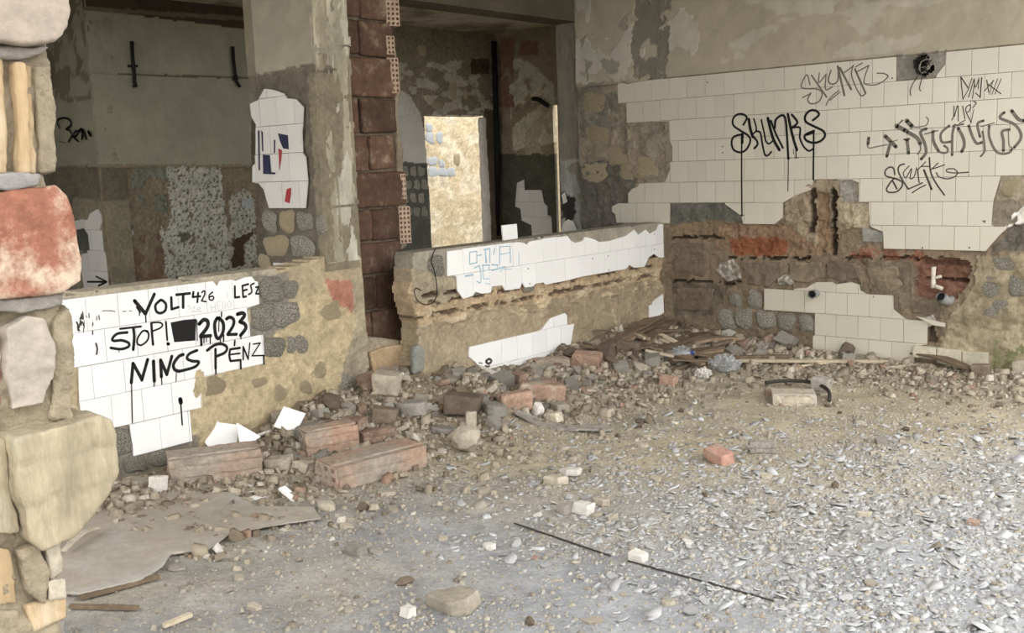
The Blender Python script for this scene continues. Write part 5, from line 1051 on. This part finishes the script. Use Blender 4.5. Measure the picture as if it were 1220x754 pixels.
# hose, plastic, bottle
tb = bmesh.new(); hz = [(912, 459), (930, 457), (955, 457), (975, 461), (987, 469), (988, 480)]
tube_bm(tb, smooth_pts([on_floor(*q, 0.02)+np.array([0, 0, 0.016]) for q in hz]), 0.011, 8)
tag(link('rubber_hose', bm_mesh('rubber_hose', tb, True), 'rubber'), 'black rubber hose looped on the floor behind the flat hollow brick', 'hose')
q = on_floor(803, 428); be = empty('plastic_bottle', (q[0], q[1], q[2]+0.03), math.radians(25)); be.rotation_euler[1] = -0.12
tag(be, 'crushed clear plastic bottle with blue cap in the corner heap', 'bottle')
tb = bmesh.new(); tube_bm(tb, [(-0.11, 0, 0), (-0.10, 0, 0), (-0.04, 0.004, 0), (0.03, -0.003, 0.003), (0.07, 0, 0), (0.10, 0, 0), (0.115, 0, 0)], [0.02, 0.033, 0.034, 0.028, 0.033, 0.016, 0.013], 12)
link('bottle_body', bm_mesh('bottle_body', tb, True), 'clear', be)
tb = bmesh.new(); tube_bm(tb, [(0.113, 0, 0), (0.135, 0, 0)], 0.016, 12); link('cap', bm_mesh('cap', tb), 'blue_cap', be)
def bag(px, py, wpx, m, label, seed):
    q = on_floor(px, py); s = px_scale(q)*wpx; bm = bmesh.new(); bmesh.ops.create_icosphere(bm, subdivisions=4, radius=s/2)
    for v_ in bm.verts: v_.co.z *= 0.62
    me = bpy.data.meshes.new('plastic_bag'); bm.to_mesh(me); bm.free(); me = roughen(me, s*0.32, 4.5/s*1.6, seed, 0, 4, False)
    o = link('plastic_bag', me, m); o.location = (q[0], q[1], q[2]+s*0.2); return tag(o, label, 'plastic bag')
bag(862, 441, 34, 'clear', 'crumpled clear plastic bag in front of the wood tangle', 3)
bag(838, 449, 20, 'r_white', 'scrap of white crumpled wrapping beside the clear plastic bag', 6)
bag(812, 427, 26, 'clear', 'crumpled bluish film lying by the crushed bottle', 8)
# fixtures on the tiled wall
def stub(px, py, r, L, label, bend=False):
    u, v = W2.px(px, py); e = empty('pipe_stub', tuple(W2.P(u, v, 0))); tag(e, label, 'pipe')
    tb = bmesh.new(); P0 = [(0, 0.03, 0), (0, -L*0.6, 0), (0, -L, 0)] if not bend else [(0, 0.04, -0.02), (0.0, -0.02, -0.025), (-0.01, -L*0.55, -0.01), (-0.02, -L, 0.015)]
    tube_bm(tb, P0, r, 14, cap=False); tube_bm(tb, [P0[-2], P0[-1]], r*1.25, 14, cap=False)
    link('pipe', bm_mesh('pipe', tb, True), 'pvc', e)
    d = Vector(P0[-1])-Vector(P0[-2]); d.normalize(); tb = bmesh.new(); c = Vector(P0[-1])
    tube_bm(tb, [c-d*0.03, c-d*0.004], r*0.98, 14); link('bore', bm_mesh('bore', tb), 'black_hole', e)
    return e
stub(973, 349, 0.024, 0.075, 'grey plastic pipe stub sticking out of the lower white tiles')
stub(1131, 354, 0.026, 0.10, 'grey plastic pipe bend below the red brick niche', True)
u, v = W2.px(1112, 331); ve = empty('wall_valve', tuple(W2.P(u, v, -0.02))); tag(ve, 'chalky white pipe fitting standing in the red brick niche', 'valve')
tb = bmesh.new(); tube_bm(tb, [(0, -0.02, -0.065), (0, -0.02, -0.03), (0, -0.02, 0.02), (0, -0.02, 0.07)], [0.012, 0.016, 0.013, 0.017], 10); link('valve_body', bm_mesh('valve_body', tb, True), 'valve', ve)
tb = bmesh.new(); tube_bm(tb, [(0.01, -0.02, 0.0), (0.05, -0.02, 0.012)], 0.01, 8); tube_bm(tb, [(0.01, -0.02, -0.05), (0.06, -0.03, -0.065)], 0.012, 8); link('valve_branch', bm_mesh('valve_branch', tb, True), 'valve', ve)
u, v = W2.px(1110, 381); o = link('tile_shard', prism('tile_shard', [(-0.09, 0.02), (0.09, -0.012), (0.09, -0.035), (0.02, -0.03)], -0.006, 0.006), 'tile'); o.matrix_world = W2.mat(u, v, 0.02); tag(o, 'thin off-white tile sliver jutting from the wall below the pipe bend', 'tile')
# cable tangle in the hole
ce = empty('cable_tangle', tuple(W2.P(*W2.px(1100, 78), 0.0))); tag(ce, 'tangle of dark cables bursting out of the hole in the tiled wall', 'cable')
rc_ = random.Random(3)
for k in range(11):
    tb = bmesh.new(); a0 = rc_.uniform(0, 6.28); pts = []
    for j in range(6):
        a = a0+j*rc_.uniform(0.7, 1.5); rad = rc_.uniform(0.02, 0.062); pts.append((rad*math.cos(a), -0.005-rc_.uniform(0, 0.03)+0.02*(j in (0, 5)), rad*math.sin(a)*0.95))
    tube_bm(tb, smooth_pts(pts), 0.0035, 6); link('cable', bm_mesh('cable', tb, True), 'iron' if k % 3 else 'r_grey', ce)
for k, pts in enumerate([[(-0.03, -0.005, -0.06), (-0.06, -0.012, -0.11), (-0.075, -0.008, -0.15), (-0.07, -0.008, -0.18)], [(0.0, -0.005, -0.06), (-0.012, -0.012, -0.11), (-0.018, -0.008, -0.14), (-0.008, -0.008, -0.155)]]):
    tb = bmesh.new(); tube_bm(tb, smooth_pts(pts), 0.0025, 6); link('cable', bm_mesh('cable', tb, True), 'rubber', ce)
# hooks on the far wall
for k, (pts, lb) in enumerate([([(154, 50), (155, 70), (157, 90), (157, 98), (159, 103), (156, 103)], 'black iron hook bar with a short crosspiece on the dark far wall'), ([(274, 56), (275, 72), (277, 88), (279, 95), (276, 96), (276, 90), (279, 98), (283, 104)], 'black iron hook bar with a looped foot on the dark far wall')]):
    he = empty('wall_hook', tuple(B1.P(*B1.px(*pts[0]), 0.03))); tag(he, lb, 'hook'); o0 = B1.P(*B1.px(*pts[0]), 0.03)
    tb = bmesh.new(); tube_bm(tb, [B1.P(*B1.px(*q), 0.035)-o0 for q in pts], 0.014, 6); link('hook_bar', bm_mesh('hook_bar', tb, True), 'iron', he)
    y_ = 79 if k == 0 else 62
    tb = bmesh.new(); x_ = pts[1][0]+1; tube_bm(tb, [B1.P(*B1.px(x_-6, y_), 0.03)-o0, B1.P(*B1.px(x_+5, y_), 0.03)-o0], 0.010, 6)
    if k == 0: link('crosspiece', bm_mesh('crosspiece', tb, True), 'iron', he)
    else: tb.free()
# looped wire on the low wall
tb = bmesh.new(); tube_bm(tb, smooth_pts([W1.P(*W1.px(*q), 0.012) for q in [(517, 296), (512, 310), (516, 324), (519, 345), (516, 358), (506, 363), (496, 358), (492, 348), (494, 343), (500, 346)]]), 0.003, 6)
tag(link('wire', bm_mesh('wire', tb, True), 'iron'), 'thin dark wire looping down the end of the low wall', 'wire')

# ------------------------------------------------------------------ many small pieces
protos = {}
KIND = [('plaster_chunk', 'r_plaster', 'slab', 'pale plaster chunk', 'plaster'), ('stone_chunk', 'r_grey', 'block', 'grey stone chunk', 'stone'),
        ('brick_chip', 'r_brick', 'block', 'reddish brick chip', 'brick'), ('earth_clod', 'r_dark', 'lump', 'dark earthy clod', 'clod'), ('white_chip', 'r_white', 'slab', 'white plaster chip', 'plaster')]
for (n_, m_, k_, lb, ct) in KIND:
    for j in range(6):
        r = random.Random(hash_ := (len(n_)*31+j*7)); asp = (1, r.uniform(0.5, 0.9), r.uniform(0.12, 0.34) if k_ == 'slab' else r.uniform(0.4, 0.75))
        me = hull_mesh(n_, rock_pts(r, asp, k_)); me.materials.append(M[m_]); protos[(n_, j)] = (me, asp)
rs2 = np.random.default_rng(8)
def heap_point():
    while True:
        if rs2.random() < 0.68:
            y = rs2.uniform(-4.6, -0.1); x = abs(rs2.normal(0, 0.55))-(0.12 if y < -2.7 else -0.02)
        elif rs2.random() < 0.5: x = rs2.uniform(0.1, 2.6); y = -abs(rs2.normal(0, 0.38))-0.03
        else: x = rs2.uniform(-0.05, 3.2); y = rs2.uniform(-5.2, -0.2)
        d = np.array([x, y, 0.05])-CAM; z = d @ FW
        if z <= 1: continue
        px = IW/2+FPX*(d @ RT)/z; py = IH/2-FPX*(d @ UP)/z
        if 60 < px < 1235 and 330 < py < 770 and x > (-0.10 if y < -2.7 else 0.04): return x, y, z
PR = np.array([0.44, 0.24, 0.13, 0.14, 0.05])
taken = []
def free(x, y, r):
    for (a, b, q) in taken:
        if abs(a-x) < q+r and abs(b-y) < q+r and math.hypot(a-x, b-y) < q+r: return False
    taken.append((x, y, r)); return True
bpy.context.view_layer.update()
for o in list(COL.objects):
    if o.get('category') and o.parent is None and o.location.z < 0.5 and o.name.split('.')[0] not in ('wood_splinter', 'metal_strip', 'fibre_board', 'wooden_lath', 'rubber_hose'):
        d_ = o.dimensions if o.type == 'MESH' else (0.2, 0.2, 0.1); taken.append((o.location.x, o.location.y, max(d_[0], d_[1])*0.40))
def zone(x, y):
    """where a piece lies, told by things one can find"""
    if y > -0.75 and x < 0.75: return 'in the wood tangle of the corner'
    if y > -0.55: return 'at the foot of the tall tiled wall'
    if y > -1.5 and 0.75 < x < 1.9: return 'around the flat hollow brick and hose'
    if x < 0.9 and y < -3.3 and x < 0.55: return 'among the hollow clay blocks'
    if x < 0.75 and y < -2.2: return 'in the heap below the brick recess'
    if x < 0.75: return 'along the low tiled wall'
    if y < -4.3 and x < 1.6: return 'in the dust by the grey board'
    if x > 2.3: return 'on the paint-strewn floor beyond the metal strip'
    if y > -2.4: return 'around the salmon brick on the open floor'
    if x < 1.6: return 'on the floor before the clay blocks'
    return 'on the bare floor around the metal strip'
nr = 0
while nr < 560:
    x, y, z = heap_point(); k = int(rs2.choice(5, p=PR)); n_, m_, k_, lb, ct = KIND[k]
    hz_ = fh(x, y); inheap = hz_ > 0.035
    if not inheap and k in (1, 2) and rs2.random() < 0.8: k = 0; n_, m_, k_, lb, ct = KIND[k]
    s = float(np.clip(rs2.lognormal(math.log(0.088 if inheap else 0.044), 0.4), 0.03, 0.19 if inheap else 0.075))
    if not free(x, y, s*0.34): continue
    nr += 1
    me, asp = protos[(n_, int(rs2.integers(6)))]
    o = bpy.data.objects.new(n_, me); COL.objects.link(o); o.scale = (s, s, s)
    o.location = (x, y, hz_+asp[2]*s*0.28); t_ = 0.45 if inheap else 0.15
    o.rotation_euler = (rs2.uniform(-t_, t_), rs2.uniform(-t_, t_), rs2.uniform(0, 6.28))
    sz = 'tiny' if s < 0.045 else ('small' if s < 0.07 else ('fist-sized' if s < 0.1 else 'big'))
    o['label'] = '%s %s %s' % (sz, lb, zone(x, y)); o['category'] = ct; o['group'] = n_.replace('_', ' ')+'s strewn over the floor'
def scatter(name, N, gen, size, flat, m_list, label, cat, seed, taper=(0.45, 0.85), tilt=0.16):
    """tens of thousands of crumbs as one mesh: each a small broken plate or grain"""
    r = np.random.default_rng(seed); X, Y = gen(r, N); Z = floor_h(X, Y); n = len(X)
    S = np.clip(size(r, X, Y), 0.003, 0.09); th = r.uniform(*flat, n)*S; yaw = r.uniform(0, 6.28, n)
    nv = 5; ang = np.linspace(0, 2*np.pi, nv, endpoint=False)[None, :]+r.uniform(-0.45, 0.45, (n, nv)); rad = r.uniform(0.55, 1.0, (n, nv))*S[:, None]/2
    lx = rad*np.cos(ang); ly = rad*np.sin(ang)*r.uniform(0.45, 1, (n, 1))
    cx_ = lx*np.cos(yaw)[:, None]-ly*np.sin(yaw)[:, None]; cy2 = lx*np.sin(yaw)[:, None]+ly*np.cos(yaw)[:, None]
    tx = r.normal(0, tilt, n); ty = r.normal(0, tilt, n); tp = r.uniform(*taper, n)[:, None]
    dz = cx_*tx[:, None]+cy2*ty[:, None]
    low = dz.min(1)
    zt = Z[:, None]+dz-low[:, None]*0.6+th[:, None]
    top = np.stack([X[:, None]+cx_*tp, Y[:, None]+cy2*tp, zt], -1); bot = np.stack([X[:, None]+cx_, Y[:, None]+cy2, zt-th[:, None]-0.002], -1)
    V = np.concatenate([top, bot], 1).reshape(-1, 3); base = (np.arange(n)*2*nv)[:, None]
    F5 = (base+np.arange(nv)[None, :])
    F4 = np.stack([np.stack([base[:, 0]+k, base[:, 0]+nv+k, base[:, 0]+nv+(k+1) % nv, base[:, 0]+(k+1) % nv], -1) for k in range(nv)], 1).reshape(-1, 4)
    me = bpy.data.meshes.new(name); nf = n+len(F4)
    me.vertices.add(len(V)); me.vertices.foreach_set('co', V.ravel())
    loops = np.concatenate([F5.ravel(), F4.ravel()]); me.loops.add(len(loops)); me.loops.foreach_set('vertex_index', loops.astype(np.int32))
    ls = np.concatenate([np.arange(n)*nv, n*nv+np.arange(len(F4))*4]); me.polygons.add(nf); me.polygons.foreach_set('loop_start', ls.astype(np.int32))
    mi = r.choice(len(m_list), n, p=[q[1] for q in m_list]); 
    for q in m_list: me.materials.append(M[q[0]])
    me.polygons.foreach_set('material_index', np.concatenate([mi, np.repeat(mi, nv)]).astype(np.int32))
    me.update(calc_edges=True); me.validate()
    o = bpy.data.objects.new(name, me); COL.objects.link(o); o['kind'] = 'stuff'; o['label'] = label; o['category'] = cat; return o
def vis(X, Y):
    d0, d1, d2 = X-CAM[0], Y-CAM[1], 0.03-CAM[2]; z = d0*FW[0]+d1*FW[1]+d2*FW[2]
    px = IW/2+FPX*(d0*RT[0]+d1*RT[1]+d2*RT[2])/z; py = IH/2-FPX*(d0*UP[0]+d1*UP[1]+d2*UP[2])/z
    return (z > 0.5) & (px > -60) & (px < 1290) & (py > 330) & (py < 800), px, py
def g_floor(r, N):
    X = r.uniform(-0.1, 4.2, N*3); Y = r.uniform(-5.5, -0.03, N*3); k, px, py = vis(X, Y); k &= (Y > -2.7) & (X > 0.03) | (Y <= -2.7); k &= Y < -0.06
    k &= fbm(X*1.6, Y*1.6, 91, 3) > r.uniform(-0.55, 0.45, N*3)
    return X[k][:N], Y[k][:N]
def g_heap(lo, hi):
    def g_(r, N):
        Y = r.uniform(lo, hi, N); X = np.abs(r.normal(0, 0.5, N))+np.where(Y < -2.75, -0.10, 0.035)
        k, *_ = vis(X, Y); return X[k], Y[k]
    return g_
def g_strip(r, N):
    X = r.uniform(0.06, 2.8, N); Y = -np.abs(r.normal(0, 0.35, N))-0.08; k, *_ = vis(X, Y); return X[k], Y[k]
def g_flake(r, N):
    X = r.uniform(0.5, 4.2, N*4); Y = r.uniform(-5.4, -0.4, N*4); k, px, py = vis(X, Y)
    dens = np.clip((px-480)/480, 0, 1)*np.clip((py-470)/130, 0, 1)*np.where((px < 940) & (py > 690+(px-720)*0.13), 0.15, 1.0)
    dens = dens*(0.55+0.9*fbm(X*2.2, Y*2.2, 33, 4))
    k &= r.random(N*4) < np.clip(dens, 0, 1); return X[k][:N], Y[k][:N]
scatter('gravel', 42000, g_floor, lambda r, X, Y: r.lognormal(math.log(0.011), 0.55, len(X)), (0.08, 0.24), [('crumb_floor', 1.0)], 'fine gravel and mortar crumbs spread over the whole floor', 'gravel', 41)
hs = lambda r, X, Y: r.lognormal(math.log(0.022), 0.65, len(X))
scatter('crumbled_rubble', 6000, g_heap(-4.7, -2.72), hs, (0.10, 0.42), [('crumb', 1.0)], 'loose crumbled mortar and brick bits around the clay blocks', 'rubble', 43, taper=(0.6, 0.95), tilt=0.22)
scatter('crumbled_rubble', 7500, g_heap(-2.6, -0.06), hs, (0.10, 0.42), [('crumb', 1.0)], 'loose crumbled mortar and brick bits along the low tiled wall', 'rubble', 44, taper=(0.6, 0.95), tilt=0.22)
scatter('crumbled_rubble', 3800, g_strip, hs, (0.10, 0.42), [('crumb', 1.0)], 'loose crumbled bits along the foot of the tall tiled wall', 'rubble', 45, taper=(0.6, 0.95), tilt=0.22)
scatter('paint_flakes', 24000, g_flake, lambda r, X, Y: r.lognormal(math.log(0.020), 0.5, len(X)), (0.04, 0.09), [('flake_mix', 1.0)], 'curled pale paint flakes thickly covering the open floor', 'paint flakes', 47, taper=(0.92, 0.99), tilt=0.24)
fl = []
for j in range(6):
    r = random.Random(j+60); n = r.randint(5, 7); v = []; f = []
    ang = [2*math.pi*k/n+r.uniform(-0.35, 0.35) for k in range(n)]; rd = [r.uniform(0.6, 1)*0.5 for _ in range(n)]
    v = [(rd[k]*math.cos(ang[k]), 0.7*rd[k]*math.sin(ang[k]), 0.35*(rd[k]*math.cos(ang[k]))**2+0.05) for k in range(n)]; v += [(a, b, c-0.05) for a, b, c in v]
    f = [tuple(range(n)), tuple(range(n, 2*n))[::-1]]+[(k, k+n, (k+1) % n+n, (k+1) % n) for k in range(n)]
    me = mesh_pd('paint_flake', v, f); me.materials.append(M['flake']); fl.append(me)
rg = np.random.default_rng(3); FX, FY = g_flake(rg, 1400)
nfl = 0
for x, y in zip(FX, FY):
    if nfl >= 300: break
    s = float(np.clip(rg.lognormal(math.log(0.045), 0.25), 0.03, 0.08))
    if not free(x, y, s*0.4): continue
    nfl += 1
    o = bpy.data.objects.new('paint_flake', fl[int(rg.integers(6))]); COL.objects.link(o); o.scale = (s, s, s*0.8)
    o.location = (x, y, fh(x, y)+0.003); o.rotation_euler = (rg.normal(0, 0.12), rg.normal(0, 0.12), rg.uniform(0, 6.28))
    sz = 'small' if s < 0.040 else ('large' if s > 0.052 else 'middling')
    o['label'] = '%s curled flake of pale grey paint %s' % (sz, zone(x, y)); o['category'] = 'paint flake'; o['group'] = 'larger paint flakes on the floor'
